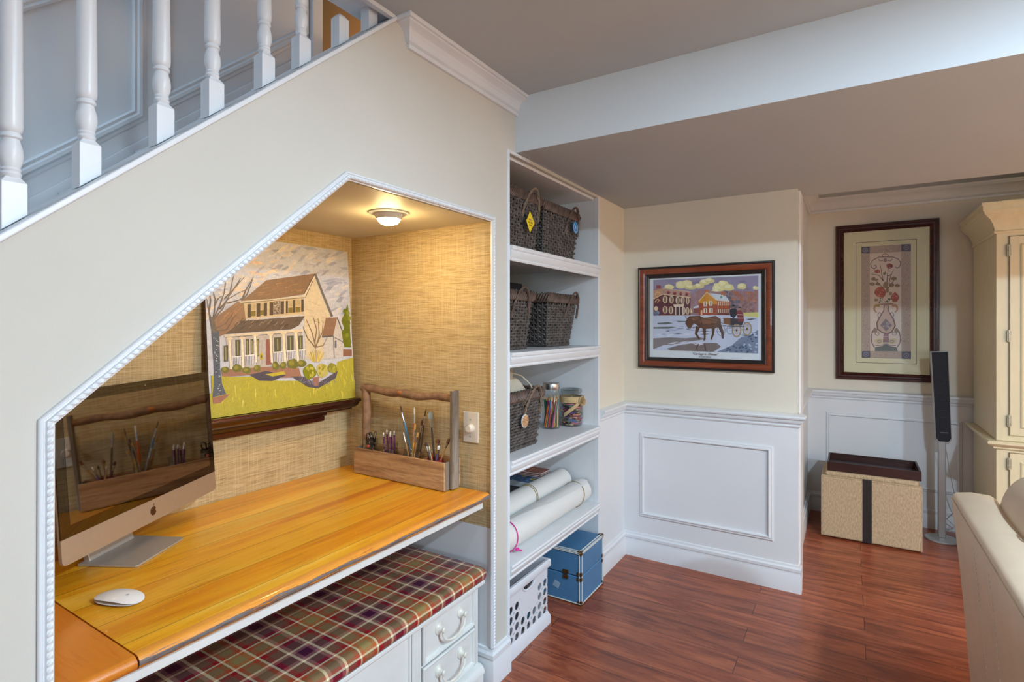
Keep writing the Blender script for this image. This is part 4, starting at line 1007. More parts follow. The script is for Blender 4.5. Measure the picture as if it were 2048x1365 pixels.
bl_ = [('tall blue handled paint brush leaning left in the tote', (.070, .0), (-.031, .004, .300), h_blue, b_dk, .0045, .004), ('tall orange handled paint brush upright in the tote', (.052, -.004), (.051, .0, .300), h_or, b_wh, .0045, .0035),
       ('short gold tipped brush leaning far left in the third jar', (.050, .01), (-.020, .012, .236), h_wood, b_go, .004, .007), ('gold mop brush in the middle of the third jar', (.040, -.016), (.066, -.010, .234), h_wood, b_go, .004, .007),
       ('thin dark brush behind the orange brush', (.055, .016), (.093, .022, .292), h_dark, b_dk, .003, .003), ('brown brush with wide flat head in the third jar', (.040, .012), (.080, .016, .250), h_dark, b_br, .004, .006),
       ('bare wooden brush low in the third jar', (.065, -.018), (.004, -.014, .196), h_wood, b_wh, .003, .003), ('yellow handled brush crossing the front of the third jar', (.052, -.026), (.072, -.018, .205), mk((206, 160, 60), 'yellow_handle'), b_gr, .003, .004),
       ('pale fluffy brush at the right rim of the third jar', (.045, -.014), (.088, -.018, .205), h_wood, b_go, .003, .006)]
for l, (bx, by), (tx, ty, tz), hm, bm, w_, bw_ in bl_: brush(l, cw(bx, by, .017), cw(tx, ty, tz), hm, bm, w_, bw_)
cl_ = [('grey fan brush standing high over the red can', (.168, .0), (.130, .008, .288), h_dark, b_gr, .004, .012, .3), ('large brown flat brush leaning right out of the red can', (.156, -.010), (.246, -.012, .198), h_wood, b_br, .004, .009, .4),
       ('dark round brush tilting left from the red can', (.182, -.016), (.131, -.020, .170), h_dark, b_dk, .004, .006, .8), ('dark brown brush upright in the red can', (.170, .006), (.172, .004, .184), h_red, b_br, .004, .008, .5),
       ('white handled brush slanting right in the red can', (.164, -.020), (.205, -.026, .168), h_pur, b_wh, .004, .006, .6), ('small dark brush between the others in the red can', (.172, -.012), (.190, -.006, .165), h_dark, b_dk, .003, .005, .6),
       ('thin pale stick brush at the front of the red can', (.186, -.020), (.158, -.030, .160), h_wood, b_wh, .003, .003, .8)]
for l, (bx, by), (tx, ty, tz), hm, bm, w_, bw_, fl in cl_: brush(l, cw(bx, by, .018), cw(tx, ty, tz), hm, bm, w_, bw_, fl)
# black binder clips in the first jar
m_clip = plain('black_clip_enamel', (.012, .012, .014, 1), .25, .3)
for i, (dx, dz, a, l) in enumerate(((-.010, .165, 20, 'black spring clip leaning left over the first jar'), (.012, .172, -14, 'black spring clip standing tallest in the first jar'), (.004, .150, 60, 'black spring clip lying on top of the first jar'))):
    t = thing('spring_clip', l, 'clip', cw(-.196 + dx, -.006, dz - .045), R(a), 'black clips in the tote')
    obj('jaw', MB().box(-.014, .014, -.006, .006, .004, .020), m_clip, t, bevel=.002)
    for s in (-1, 1): obj('lever', MB().tube([(-.008, s * .005, .018), (-.009, s * .011, .040), (-.004, s * .014, .048), (.004, s * .014, .048), (.009, s * .011, .040), (.008, s * .005, .018)], .0016, 6), m_clip, t)
t = thing('bottle_cap', 'small red cap among the black clips in the first jar', 'cap', cw(-.196, -.022, .112))
obj('cap_body', MB().lathe([(.0001, 0), (.008, 0), (.008, .006), (.006, .010), (.0001, .011)], 14), mk((206, 70, 40), 'red_cap'), t)
# ------------------------------------------------------------------ built-in bookcase
BX = -.60; YL, YR = 1.852, 2.745
t = thing('bookcase', 'white built-in bookcase with moulded shelves beside the desk niche', 'bookcase', (0, 0, 0))
obj('side_panel', MB().box(BX, -.021, 1.838, YL, 0, 2.06), m_shelf, t, smooth=False)
obj('side_panel', MB().box(BX, -.0205, YR, 2.757, 0, 2.06), m_shelf, t, smooth=False)
obj('back_panel', MB().box(BX - .015, BX, 1.838, 2.757, 0, 2.06), m_shelf, t, smooth=False)
obj('top_panel', MB().box(BX, -.021, YL, YR, 2.06, 2.075), m_shelf, t, smooth=False)
SZ = (1.702, 1.270, .835, .418)
eprof = [(-.004, -.062), (.006, -.062), (.009, -.056), (.006, -.050), (.009, -.046), (.015, -.036), (.017, -.026), (.013, -.020), (.019, -.016), (.021, -.008), (.018, -.001), (.012, 0), (-.004, 0)]
for z in SZ:
    s_ = obj('shelf', MB().box(BX, -.004, YL, YR, z - .022, z), m_shelf, t, bevel=.001)
    obj('edge_moulding', MB().prism([(x, z + h) for x, h in eprof], 1, 1.839, 2.745), m_white, s_, angle=30)

# woven baskets
def basket(label, loc, wb, wt, db, dt, h, hy=.05, handle=m_twine, seed=0):
    t = thing('wicker_basket', label, 'basket', loc, 0, 'dark wicker baskets in the bookcase')
    rnd = random.Random(seed)
    def perim(f, k, n, off=0):
        # point k of n around the rounded rectangle at height fraction f
        a = (db + (dt - db) * f) / 2 + off; b = (wb + (wt - wb) * f) / 2 + off
        L = 2 * (2 * a + 2 * b); s = (k % n) / n * L
        if s < 2 * b: return (a, -b + s)
        s -= 2 * b
        if s < 2 * a: return (a - s, b)
        s -= 2 * a
        if s < 2 * b: return (-a, b - s)
        return (-a + s - 2 * b, -b)
    ns = 2 * round((wb + wt + db + dt) / .050)
    n = ns * 2; rows = int((h - .05) / .0132)
    w = MB()
    for r_ in range(rows):
        z0 = .010 + r_ * .0132; pts = []
        for k in range(n):
            ph = (k // 2 + r_) % 2
            off = (.0052 if ph else -.0052) if k % 2 == 0 else 0
            f = z0 / h; x, y = perim(f, k, n, off)
            sl = (.0042 if ph else -.0042) if k % 2 == 0 else 0
            pts.append((x, y, z0 + sl + rnd.uniform(-.0012, .0012)))
        w.tube(pts, .0062, 6, closed=True)
    obj('woven_sides', w, m_wicker, t, angle=80)
    sk_ = MB()
    for k in range(0, n, 2):
        sk_.tube([perim(f, k, n) + (f * h,) for f in (0, .5, 1)] , .0050, 5)
    obj('stakes', sk_, m_wicker, t, angle=80)
    rim = MB()
    for j in range(4):
        pts = []; m = n * 2
        for k in range(m):
            a = 2 * pi * (k / 8.0) + j * 2 * pi / 4; zz = h - .026 + .020 * math.sin(a); oo = .007 * math.cos(a)
            x, y = perim(1, k, m, oo); pts.append((x, y, zz))
        rim.tube(pts, .0056, 6, closed=True)
    obj('braided_rim', rim, m_wickr, t, angle=80)
    foot = MB()
    for j in range(3):
        pts = []; m = n * 2
        for k in range(m):
            a = 2 * pi * (k / 6.0) + j * 2 * pi / 3; x, y = perim(0, k, m, .003 + .004 * math.cos(a)); pts.append((x, y, .0095 + .0055 * math.sin(a)))
        foot.tube(pts, .0040, 5, closed=True)
    obj('braided_foot', foot, m_wicker, t, angle=80)
    ln = MB(); vs = [(sx * (db + (dt - db) * f - .016) / 2, sy * (wb + (wt - wb) * f - .016) / 2, z) for f, z in ((0, .006), (1, h - .03)) for sx, sy in ((-1, -1), (1, -1), (1, 1), (-1, 1))]
    ln.add(vs, [(0, 1, 2, 3), (0, 1, 5, 4), (1, 2, 6, 5), (2, 3, 7, 6), (3, 0, 4, 7)])
    obj('dark_inner_box', ln, m_innerbox, t, smooth=False)  # dark box added inside to stop light passing through the weave
    hd = MB()
    for j in (0, 1, 2):
        pts = []
        for k in range(29):
            f = k / 28; a = pi * f; y = hy - .072 * math.cos(a) * (1 - .25 * math.sin(a)); z = h - .125 + .135 * math.sin(a) ** .8
            x = db / 2 + (dt - db) / 2 * min(z / h, 1) + .006 + .016 * math.sin(a)
            b_ = 7 * a + j * 2 * pi / 3
            pts.append((x + .0035 * math.cos(b_), y + .003 * math.sin(b_), z + .003 * math.cos(b_ + 1)))
        hd.tube(pts, .0036, 6)
    obj('loop_handle', hd, handle, t, angle=80)
    return t
basket('dark wicker basket with pale rope loop on the top shelf, behind the yellow tag', (-.185, 2.035, 1.7025), .27, .335, .22, .27, .275, .075, seed=1)
basket('dark wicker basket on the top shelf, behind the round blue tag', (-.185, 2.420, 1.7025), .325, .385, .22, .27, .268, .115, m_wickr, seed=2)
basket('brown wicker basket at the left of the second shelf, in front of a black box', (-.225, 2.024, 1.2705), .25, .325, .24, .29, .268, .045, m_wickr, seed=3)
basket('brown wicker basket at the right of the second shelf, its side in shadow', (-.250, 2.535, 1.2705), .25, .345, .23, .30, .272, .105, m_wickr, seed=4)
basket('dark wicker basket holding linen on the third shelf, with wooden disc tag', (-.190, 2.036, .8355), .29, .355, .24, .29, .262, .085, seed=5)

# tags hanging on the baskets
t = thing('hang_tag', 'yellow diamond paper tag on the top left basket', 'tag', (-.030, 2.069, 1.834), R(0))
yt = MB(); q = .046; yt.add([(x, y, z) for x in (0, .0012) for y, z in ((-q * .78, .0), (-.004, q * 1.0), (q * .78, .0), (-.004, -q * 1.0))], [(0, 1, 2, 3), (4, 5, 6, 7), (0, 1, 5, 4), (1, 2, 6, 5), (2, 3, 7, 6), (3, 0, 4, 7)])
obj('tag_card', yt, plain('yellow_card', S(236, 206, 36), .6, var=.03), t, smooth=False)
for k, (tx, z) in enumerate((('M A P', .008), ('BOOKS', -.004), ('& kits', -.015))):
    text_obj('tag_lettering', tx, .0115, m_ink, t, Matrix.Translation((.0014, 0, z - .003)) @ Matrix.Rotation(R(90), 4, 'Z') @ Matrix.Rotation(R(90), 4, 'X'))
t = thing('hang_tag', 'round blue tag with white ring print on the top right basket', 'tag', (-.030, 2.532, 1.880))
obj('tag_card', MB().lathe([(.0001, 0), (.031, 0), (.031, .0014), (.0001, .0014)], 32, axis=0), plain('blue_card', S(44, 128, 190), .5, var=.04), t, smooth=False)
ring = MB()
for k in range(18):
    a = 2 * pi * k / 18
    if k in (3, 4, 5, 6): continue
    ring.add([(.0017, math.cos(a + da) * r_, math.sin(a + da) * r_) for da, r_ in ((-.11, .021), (.09, .021), (.09, .026), (-.11, .026))], [(0, 1, 2, 3)])
ring.add([(.0017, y, z) for y, z in ((-.006, -.008), (-.002, -.008), (.001, .002), (.004, -.008), (.007, -.008), (.002, .011), (-.001, .011))], [tuple(range(7))])
obj('white_print', ring, m_crw, t, smooth=False)
t = thing('hang_tag', 'dotted round wooden tag on twine on the third shelf basket', 'tag', (-.037, 2.030, .9635))
obj('wooden_disc', MB().lathe([(.0001, 0), (.0275, 0), (.029, .001), (.029, .004), (.0275, .005), (.0001, .005)], 32, axis=0), m_crw, t, angle=50)
m_disc, nt, b = newmat('dotted_wood_disc'); vo = N(nt, 'ShaderNodeTexVoronoi', feature='F1'); vo.inputs['Scale'].default_value = 150; vo.inputs['Randomness'].default_value = .25
nt.links.new(coords(nt, (.001, 1, 1)), vo.inputs['Vector']); nt.links.new(mixc(nt, S(206, 158, 112), S(92, 54, 34), math_(nt, 'LESS_THAN', vo.outputs['Distance'], .30)), b.inputs['Base Color'])
obj('dotted_face', MB().lathe([(.0001, .0052), (.0262, .0052), (.0001, .0056)], 32, axis=0), m_disc, t)
tw = MB(); tw.tube([(.002, -.002, .028), (.002, -.010, .060), (.006, -.028, .088), (.010, -.020, .095), (.006, .004, .066), (.002, .001, .028)], .0014, 6); tw.tube([(.004, -.004, .072), (.010, .015, .105), (.014, .034, .130)], .0020, 6)
obj('twine', tw, m_twine, t)

# linen spilling out of the third shelf basket
ls = MB(); nu, nv = 26, 20
for i in range(nu + 1):
    for j in range(nv + 1):
        u, v_ = i / nu, j / nv
        y = 1.90 + .30 * u; x = -.30 + .20 * v_ + .012 * math.sin(9 * u)
        z = 1.045 + .120 * math.sin(pi * u) ** .6 * math.sin(pi * v_) ** .7 + .016 * math.sin(14 * u + 3 * v_) + .010 * math.sin(11 * v_ - 7 * u) * math.sin(pi * u)
        ls.v.append((x, y, z))
ls.f = [(i * (nv + 1) + j, i * (nv + 1) + j + 1, (i + 1) * (nv + 1) + j + 1, (i + 1) * (nv + 1) + j) for i in range(nu) for j in range(nv)]
ls.mi = [0] * len(ls.f); ls.col = [None] * len(ls.f)
t = thing('linen_cloth', 'crumpled natural linen cloth rising out of the third shelf basket', 'cloth', (0, 0, 0))
o = obj('folded_cloth', ls, m_linen, t, angle=180); md = o.modifiers.new('Solidify', 'SOLIDIFY'); md.thickness = .003
sp_ = MB()
sp_.tube([(-.16, 2.10, 1.165), (-.13, 2.16, 1.145), (-.10, 2.19, 1.105), (-.085, 2.20, 1.06)], .0035, 6); obj('tie_string', sp_, m_linen, t)
ek = MB()
for k in range(2):
    ek.add([(-.17 + .01 * k, 2.02 + .07 * k, 1.06), (-.15, 2.05 + .07 * k, 1.06), (-.15, 2.06 + .055 * k, 1.18), (-.17, 2.02 + .055 * k, 1.185)], [(0, 1, 2, 3)])
o = obj('cloth_tail', ek, m_linen, t); md = o.modifiers.new('Solidify', 'SOLIDIFY'); md.thickness = .004

t = thing('storage_box', 'plain black box behind the baskets on the second shelf', 'box', (-.495, 2.43, 1.2705))
obj('box_body', MB().box(-.075, .075, -.22, .22, 0, .30), m_blackp, t, bevel=.004); obj('box_lid', MB().box(-.077, .077, -.222, .222, .301, .345), m_blackp, t, bevel=.004)

# jar of coloured pencils
PJ = (-.178, 2.548, .8355)
t = thing('storage_jar', 'tall glass jar of coloured pencils with steel lid on the third shelf', 'jar', PJ)
obj('glass_body', MB().lathe([(.0001, .001), (.044, .001), (.047, .006), (.047, .182), (.043, .192), (.042, .205), (.040, .205), (.041, .192), (.0455, .181), (.0455, .008), (.0001, .006)], 40, caps=False), m_glass, t)
obj('steel_lid', MB().lathe([(.0001, .206), (.0435, .206), (.0445, .208), (.0445, .236), (.043, .239), (.0001, .239)], 40), m_steel, t, angle=30)
rp_ = random.Random(11)
pc = [('green', (74, 160, 60)), ('dark green', (30, 90, 50)), ('navy', (34, 36, 92)), ('violet', (76, 50, 130)), ('orange', (236, 106, 48)), ('yellow', (238, 204, 60)), ('light blue', (40, 148, 196)), ('red', (200, 44, 60)), ('brown', (112, 62, 36)), ('black', (26, 26, 30)), ('magenta', (178, 40, 110)), ('amber', (224, 150, 46)), ('teal', (36, 130, 130)), ('peach', (236, 170, 120))]
m_pw = plain('pencil_wood', S(222, 180, 124), .7)
used = {}
for k in range(28):
    cn, cc = pc[k % len(pc)]
    if cn not in used: used[cn] = plain('pencil_' + cn.replace(' ', '_'), S(*cc), .35, var=.04)
    a = 2 * pi * k / 28 + rp_.uniform(-.08, .08); tw_ = .9 + rp_.uniform(-.3, .3)
    rb, rt = .040 - .006 * (k % 3), .040 - .007 * ((k + 1) % 3)
    L = rp_.uniform(.160, .178)
    p0 = (PJ[0] + rb * math.cos(a), PJ[1] + rb * math.sin(a), PJ[2] + .0095); p1 = (PJ[0] + rt * math.cos(a + tw_), PJ[1] + rt * math.sin(a + tw_), PJ[2] + L)
    mt = used[cn]
    stick('coloured_pencil', cn + ' pencil leaning among the others in the steel lidded jar', 'pencil', cn + ' pencils in the glass jar', p0, p1,
          [('barrel', [(0, .0034), (.87, .0034)], mt, 1), ('sharpened_cone', [(.87, .0034), (.965, .0012)], m_pw, 1), ('lead', [(.965, .0012), (1, .0003)], mt, 1)])

# wide jar of crayons with a burlap flower
CJ = (-.125, 2.680, .8355)
t = thing('storage_jar', 'wide glass jar of crayons with burlap ribbon and flower on the third shelf', 'jar', CJ)
obj('glass_body', MB().lathe([(.0001, .001), (.057, .001), (.061, .006), (.061, .150), (.059, .166), (.053, .174), (.0505, .176), (.052, .170), (.0575, .164), (.0595, .149), (.0595, .008), (.0001, .006)], 40, caps=False), m_glass, t)
obj('clear_lid', MB().lathe([(.047, .178), (.056, .178), (.059, .182), (.059, .196), (.056, .200), (.050, .200), (.046, .192), (.0001, .190)], 40, caps=False), glassmat('greenish_lid_glass', (.74, .78, .78, 1), 2.5), t)
m_band = plain('burlap_ribbon', S(196, 168, 122), .9, var=.2, vscale=150, bmp=.4, bscale=500)
obj('neck_ribbon', MB().lathe([(.0618, .128), (.0625, .128), (.0625, .158), (.0612, .160)], 40, caps=False), m_band, t)
def on_jar(a, z, r=.0632): return (r * math.cos(a), r * math.sin(a), z)
tl = MB(); k_ = 12
for i in range(k_ + 1):
    f = i / k_; a = R(-10) - f * R(92); z = .140 - .078 * f
    tl.v += [on_jar(a, z + .010), on_jar(a, z - .012)]
tl.f = [(2 * i, 2 * i + 1, 2 * i + 3, 2 * i + 2) for i in range(k_)]; tl.mi = [0] * k_; tl.col = [None] * k_
obj('ribbon_tail', tl, m_band, t)
tl2 = MB()
for i in range(k_ + 1):
    f = i / k_; a = R(2) + R(24) * f + .1 * math.sin(f * 4); z = .138 - .10 * f
    tl2.v += [on_jar(a - .12, z, .064 + .004 * f), on_jar(a + .16, z - .006, .064 + .005 * f)]
tl2.f = [(2 * i, 2 * i + 1, 2 * i + 3, 2 * i + 2) for i in range(k_)]; tl2.mi = [0] * k_; tl2.col = [None] * k_
obj('ribbon_tail', tl2, m_band, t)
fl = MB()
for k in range(34):
    f = k / 33; a = f * 4.4 * pi; rr_f = .003 + .023 * f
    if k: fl.f.append((2 * k - 2, 2 * k - 1, 2 * k + 1, 2 * k))
    h_ = .018 - .008 * f
    fl.v += [(h_ * .2, rr_f * math.cos(a), rr_f * math.sin(a)), (h_ + .004 * math.sin(a * 2.3), (rr_f + .004) * math.cos(a + .15), (rr_f + .004) * math.sin(a + .15))]
fl.mi = [0] * len(fl.f); fl.col = [None] * len(fl.f)
fl.lathe([(.0001, 0), (.024, 0), (.024, .003), (.0001, .004)], 20, axis=0)
a = R(-6); Mf = Matrix.Rotation(a, 4, 'Z') @ Matrix.Translation((.0635, 0, .138))
o = obj('burlap_flower', fl.xf(Mf), m_band, t)
cc_ = [(150, 60, 70), (96, 70, 130), (200, 130, 90), (70, 60, 66), (180, 160, 120), (110, 120, 90), (206, 110, 130), (90, 110, 150), (140, 96, 70), (220, 190, 150)]
cm = [plain('crayon_wax', S(*c), .55, var=.15, vscale=80) for c in cc_]
cr_src = [obj('wax_crayon', MB().lathe([(.0001, -.020), (.0035, -.020), (.0040, -.019), (.0040, .012), (.0034, .013), (.0018, .021), (.0001, .022)], 7), m) for m in cm]
rc = random.Random(5); lay = 0; cnt = 0
def put_crayon(x, y, z, rot):
    global cnt
    s_ = cr_src[cnt % len(cr_src)]
    o = s_ if cnt < len(cr_src) else s_.copy()
    if cnt >= len(cr_src): COL.objects.link(o)
    o.location = (CJ[0] + x, CJ[1] + y, CJ[2] + z); o.rotation_euler = rot
    tag(o, 'stubby wax crayon packed with others in the wide ribboned jar', 'crayon', 'crayons in the wide glass jar'); cnt += 1
for ring_z in range(13):
    for k in range(11):
        a = R(-150) + R(215) * (k + .5 * (ring_z % 2)) / 11 + rc.uniform(-.05, .05); r_ = .0535 - rc.uniform(0, .001)
        z = .0125 + ring_z * .0088 + rc.uniform(-.0015, .0015)
        # lying along the wall, pointing at it, or half tilted
        m_ = rc.random()
        if m_ < .35: put_crayon(r_ * math.cos(a) * .985, r_ * math.sin(a) * .985, z, (R(90), rc.uniform(-.25, .25), a))
        else: put_crayon((r_ - .020) * math.cos(a), (r_ - .020) * math.sin(a), z, (R(90), rc.uniform(-.25, .25), a + R(90) + rc.uniform(-.3, .3)))
hp = obj('crayon_pile', MB().lathe([(.0001, .0075), (.036, .0075), (.036, .120), (.0001, .124)], 20), plain('mixed_crayon_colours', S(120, 96, 92), .7, var=.7, vscale=180), None, loc=CJ)
tag(hp, 'mass of mixed crayons filling the middle of the wide jar', 'crayons', None, 'stuff')

# rolls of white vinyl on the bottom shelf
def roll(label, x, z, r, y0, y1):
    t = thing('paper_roll', label, 'paper roll', (x, y0, z), 0)
    L = y1 - y0
    b = MB(); b.lathe([(r - .004, L), (r, L), (r, 0), (r - .004, 0), (r - .004, .05)], 48, axis=1, caps=False); b.lathe([(r - .004, L), (r - .004, L - .05)], 48, axis=1, caps=False)
    obj('outer_sheet', b, m_paper, t, angle=50)
    sp = MB(); n = 90
    for i in range(n):
        f = i / (n - 1); a = f * 2 * pi * 4.2; rr_ = r - .004 - .018 * f
        sp.v += [(rr_ * math.cos(a), .004, rr_ * math.sin(a)), (rr_ * math.cos(a), L - .004, rr_ * math.sin(a))]
    sp.f = [(2 * i, 2 * i + 1, 2 * i + 3, 2 * i + 2) for i in range(n - 1)]; sp.mi = [0] * (n - 1); sp.col = [None] * (n - 1)
    obj('inner_coil', sp, m_paper, t, angle=180)
    return t, L
def loose_edge(t, L, r, a0, wob):
    b = MB(); n = 30; m = 8
    for i in range(n + 1):
        f = i / n
        for j in range(m + 1):
            a = R(a0 + 60) + (R(a0) + wob * math.sin(f * 5.3 + .6) + .07 * math.sin(f * 11) - R(a0 + 60)) * j / m
            rr_ = r + .0006 + .0060 * (j / m) ** 2
            b.v.append((rr_ * math.cos(a), L * f, rr_ * math.sin(a)))
    b.f = [(i * (m + 1) + j, i * (m + 1) + j + 1, (i + 1) * (m + 1) + j + 1, (i + 1) * (m + 1) + j) for i in range(n) for j in range(m)]; b.mi = [0] * len(b.f); b.col = [None] * len(b.f)
    return obj('loose_edge', b, m_paper, t, angle=180)
def cord(t, r, y, mat, name, w=.0018, tilt=.0):
    b = MB(); b.tube([(r * math.cos(2 * pi * k / 32), y + tilt * math.sin(2 * pi * k / 32), r * math.sin(2 * pi * k / 32)) for k in range(32)], w, 6, closed=True)
    return obj(name, b, mat, t)
t, L = roll('white rolled vinyl sheet at the front of the lowest shelf, tied with pink ribbon', -.0855, .4785, .0600, 1.862, 2.725)
loose_edge(t, L, .0600, 62, .30); cord(t, .0640, L - .10, m_cord, 'jute_cord', tilt=.02); c_ = cord(t, .0640, .088, m_pink, 'pink_ribbon', .0022, .012)
obj('ribbon_knot', MB().ell((.058, .092, -.044), .008, .013, .006).tube([(.056, .085, -.040), (.064, .104, -.050), (.068, .116, -.055)], .003, 6), m_pink, c_)
t, L = roll('white rolled vinyl sheet lying behind the front roll on the lowest shelf', -.199, .5225, .0590, 1.862, 2.715)
cord(t, .0605, .46, m_cord, 'jute_cord', tilt=.012); cord(t, .0605, .472, m_cord, 'jute_cord', tilt=.016)
# things stacked behind the rolls
t = thing('wooden_tray_box', 'teal topped wooden box at the left behind the white rolls', 'box', (-.40, 2.17, .4185))
obj('box_body', MB().box(-.11, .11, -.27, .245, 0, .058), m_barn, t, bevel=.003); obj('teal_lid', MB().box(-.105, .105, -.265, .215, .0585, .067), mk((60, 140, 120), 'teal_card'), t, bevel=.002)
t = thing('black_case', 'flat black case under the white canvas behind the rolls', 'case', (-.40, 2.585, .4185))
obj('case_body', MB().box(-.125, .125, -.155, .155, 0, .055), m_blackp, t, bevel=.004); obj('case_lid', MB().box(-.126, .126, -.156, .156, .056, .081), m_blackp, t, bevel=.004)
t = thing('small_canvas', 'small white edged canvas with blue swirls and yellow blooms on the black case', 'painting', (-.39, 2.632, .5005))
obj('canvas_block', MB().box(-.125, .125, -.107, .107, 0, .030), m_sheet, t, bevel=.002)
rs = random.Random(3); A_ = []
def patch(c, pts): A_.append((c, [(max(0, min(1, x / 1000)), max(0, min(1, y / 1000))) for x, y in pts]))
for k in range(130):
    cx, cy = rs.uniform(0, 1000), rs.uniform(0, 1000); a = math.atan2(cy - 480, cx - 520) + pi / 2 + rs.uniform(-.4, .4); l_ = rs.uniform(40, 90); w_ = rs.uniform(10, 22)
    dx, dy = math.cos(a) * l_, math.sin(a) * l_
    patch(rs.choice([(40, 90, 150), (70, 130, 180), (190, 208, 210), (30, 60, 110), (120, 160, 180)]), [(cx - dx, cy - dy), (cx + w_ * math.sin(a), cy - w_ * math.cos(a)), (cx + dx, cy + dy), (cx - w_ * math.sin(a), cy + w_ * math.cos(a))])
for cx, cy, q in ((820, 330, 110), (300, 700, 80), (480, 480, 55)):
    patch((214, 190, 60), [(cx + q * math.cos(k * pi / 5) * (1 if k % 2 else .7), cy + q * math.sin(k * pi / 5) * (1 if k % 2 else .7)) for k in range(10)]); patch((120, 110, 40), [(cx + q * .4 * math.cos(k * pi / 4), cy + q * .4 * math.sin(k * pi / 4)) for k in range(8)])
art('painted_face', A_, .25, .214, Matrix.Translation((-.125, -.107, .0303)), t, m_artc, S(50, 100, 150))
m_bkc = plain('russet_book_cover', S(150, 76, 48), .35, var=.25, vscale=30); m_pages = plain('pink_white_pages', S(222, 206, 202), .8, var=.15, vscale=90, stretch=(1, 1, 60))
for k, (lb, dy, h_) in enumerate((('russet paperback at the bottom of the little stack behind the rolls', 0, .009), ('russet paperback in the middle of the little stack behind the rolls', -.003, .008), ('russet paperback on top of the little stack behind the rolls', .002, .009))):
    z0 = .531 + (0, .0094, .0178)[k]
    t = thing('paperback_book', lb, 'book', (-.395, 2.688 + dy, z0), 0, 'paperbacks behind the rolls')
    obj('pages', MB().box(-.104, .104, -.051, .051, .001, h_ - .001), m_pages, t, smooth=False)
    obj('cover', MB().box(-.106, .106, -.0525, .0525, 0, .0009).box(-.106, .106, -.0525, .0525, h_ - .0009, h_).box(-.107, -.1055, -.0525, .0525, 0, h_), m_bkc, t, smooth=False)
    if k == 2:
        wr = MB()
        for q in range(5): wr.tube([(.02 - .028 * q + .012 * math.sin(i * 2.1 + q), -.035 + .012 * i, h_ + .0006) for i in range(5)], .0012, 5)
        obj('cover_lettering', wr, mk((206, 170, 140), 'cover_print'), t)

# grey plastic crate on the floor under the shelf
t = thing('plastic_crate', 'pale grey plastic crate with round holes under the lowest shelf', 'crate', (-.165, 2.044, 0))
def holed(nx, nz, w, h, cell, holes, z0, hr):
    # wall panel in (u, z) with round holes; returns quads
    vs = []; fs = []
    x0 = -cell[0] * nx / 2
    for i in range(nx):
        for k in range(nz):
            cx, cz = x0 + (i + .5) * cell[0], z0 + (k + .5) * cell[1]; o = len(vs)
            if (i, k) in holes:
                m = 20
                for q in range(m):
                    a = 2 * pi * q / m; ca, sa = math.cos(a), math.sin(a); s_ = 1 / max(abs(ca), abs(sa))
                    vs.append((cx + ca * s_ * cell[0] / 2, cz + sa * s_ * cell[1] / 2)); vs.append((cx + hr * ca, cz + hr * sa))
                fs += [(o + 2 * q, o + (2 * q + 2) % (2 * m), o + (2 * q + 3) % (2 * m), o + 2 * q + 1) for q in range(m)]
            else:
                vs += [(cx - cell[0] / 2, cz - cell[1] / 2), (cx + cell[0] / 2, cz - cell[1] / 2), (cx + cell[0] / 2, cz + cell[1] / 2), (cx - cell[0] / 2, cz + cell[1] / 2)]
                fs.append((o, o + 1, o + 2, o + 3))
    return vs, fs
def crate_wall(name, axis, pos, w, slot=True):
    vs = []; fs = []
    n = 7; cw_ = w / n; z0, chh = .052, .0425
    hs = {(i, k) for i in range(n) for k in range(4) if i in (0, 1, n - 2, n - 1) or k < 2}
    a, f_ = holed(n, 4, w, 0, (cw_, chh), hs, z0, .0165); vs += a; fs += f_
    ztop = z0 + 4 * chh; H = .298
    def quad(u0, u1, z0_, z1_):
        o = len(vs); vs.extend([(u0, z0_), (u1, z0_), (u1, z1_), (u0, z1_)]); fs.append((o, o + 1, o + 2, o + 3))
    quad(-w / 2, w / 2, .004, z0)
    if slot:
        sw_ = .055; quad(-w / 2, -sw_, ztop, H); quad(sw_, w / 2, ztop, H); quad(-sw_, sw_, H - .012, H)
        # curved lower lip of the hand hole
        m = 12; P = [(-sw_ + 2 * sw_ * i / m, H - .036 - .026 * math.sin(pi * i / m) ** .6) for i in range(m + 1)]
        for i in range(m):
            o = len(vs); vs.extend([(P[i][0], ztop), (P[i + 1][0], ztop), P[i + 1], P[i]]); fs.append((o, o + 1, o + 2, o + 3))
    else: quad(-w / 2, w / 2, ztop, H)
    b = MB(); b.add([((pos, u, z) if axis == 0 else (u, pos, z)) for u, z in vs], fs)
    bm = bmesh.new(); me = bpy.data.meshes.new(name); me.from_pydata(b.v, [], b.f); bm.from_mesh(me); bmesh.ops.remove_doubles(bm, verts=bm.verts, dist=1e-5); bm.to_mesh(me); bm.free()
    me.materials.append(m_crate); o = bpy.data.objects.new(name, me); COL.objects.link(o); o.parent = t
    md = o.modifiers.new('Solidify', 'SOLIDIFY'); md.thickness = .0035; md.offset = 0
    return o
cx_, cy_ = .140, .172
crate_wall('side_wall', 0, cx_, 2 * cy_); crate_wall('side_wall', 0, -cx_, 2 * cy_); crate_wall('side_wall', 1, cy_, 2 * cx_, False); crate_wall('side_wall', 1, -cy_, 2 * cx_, False)
def ringp(x, y, z): return [(x, -y, z), (x, y, z), (-x, y, z), (-x, -y, z)]
obj('rolled_rim', MB().sweep(ringp(cx_, cy_, .284), [(.001, -.017), (-.011, -.019), (-.013, -.016), (-.013, .010), (-.009, .016), (.001, .016)], (0, 0, 1), closed=True), m_crate, t, angle=40)
obj('base_band', MB().sweep(ringp(cx_, cy_, 0), [(.001, .001), (-.012, .001), (-.012, .038), (-.002, .060), (.001, .060)], (0, 0, 1), closed=True), m_crate, t, angle=40)
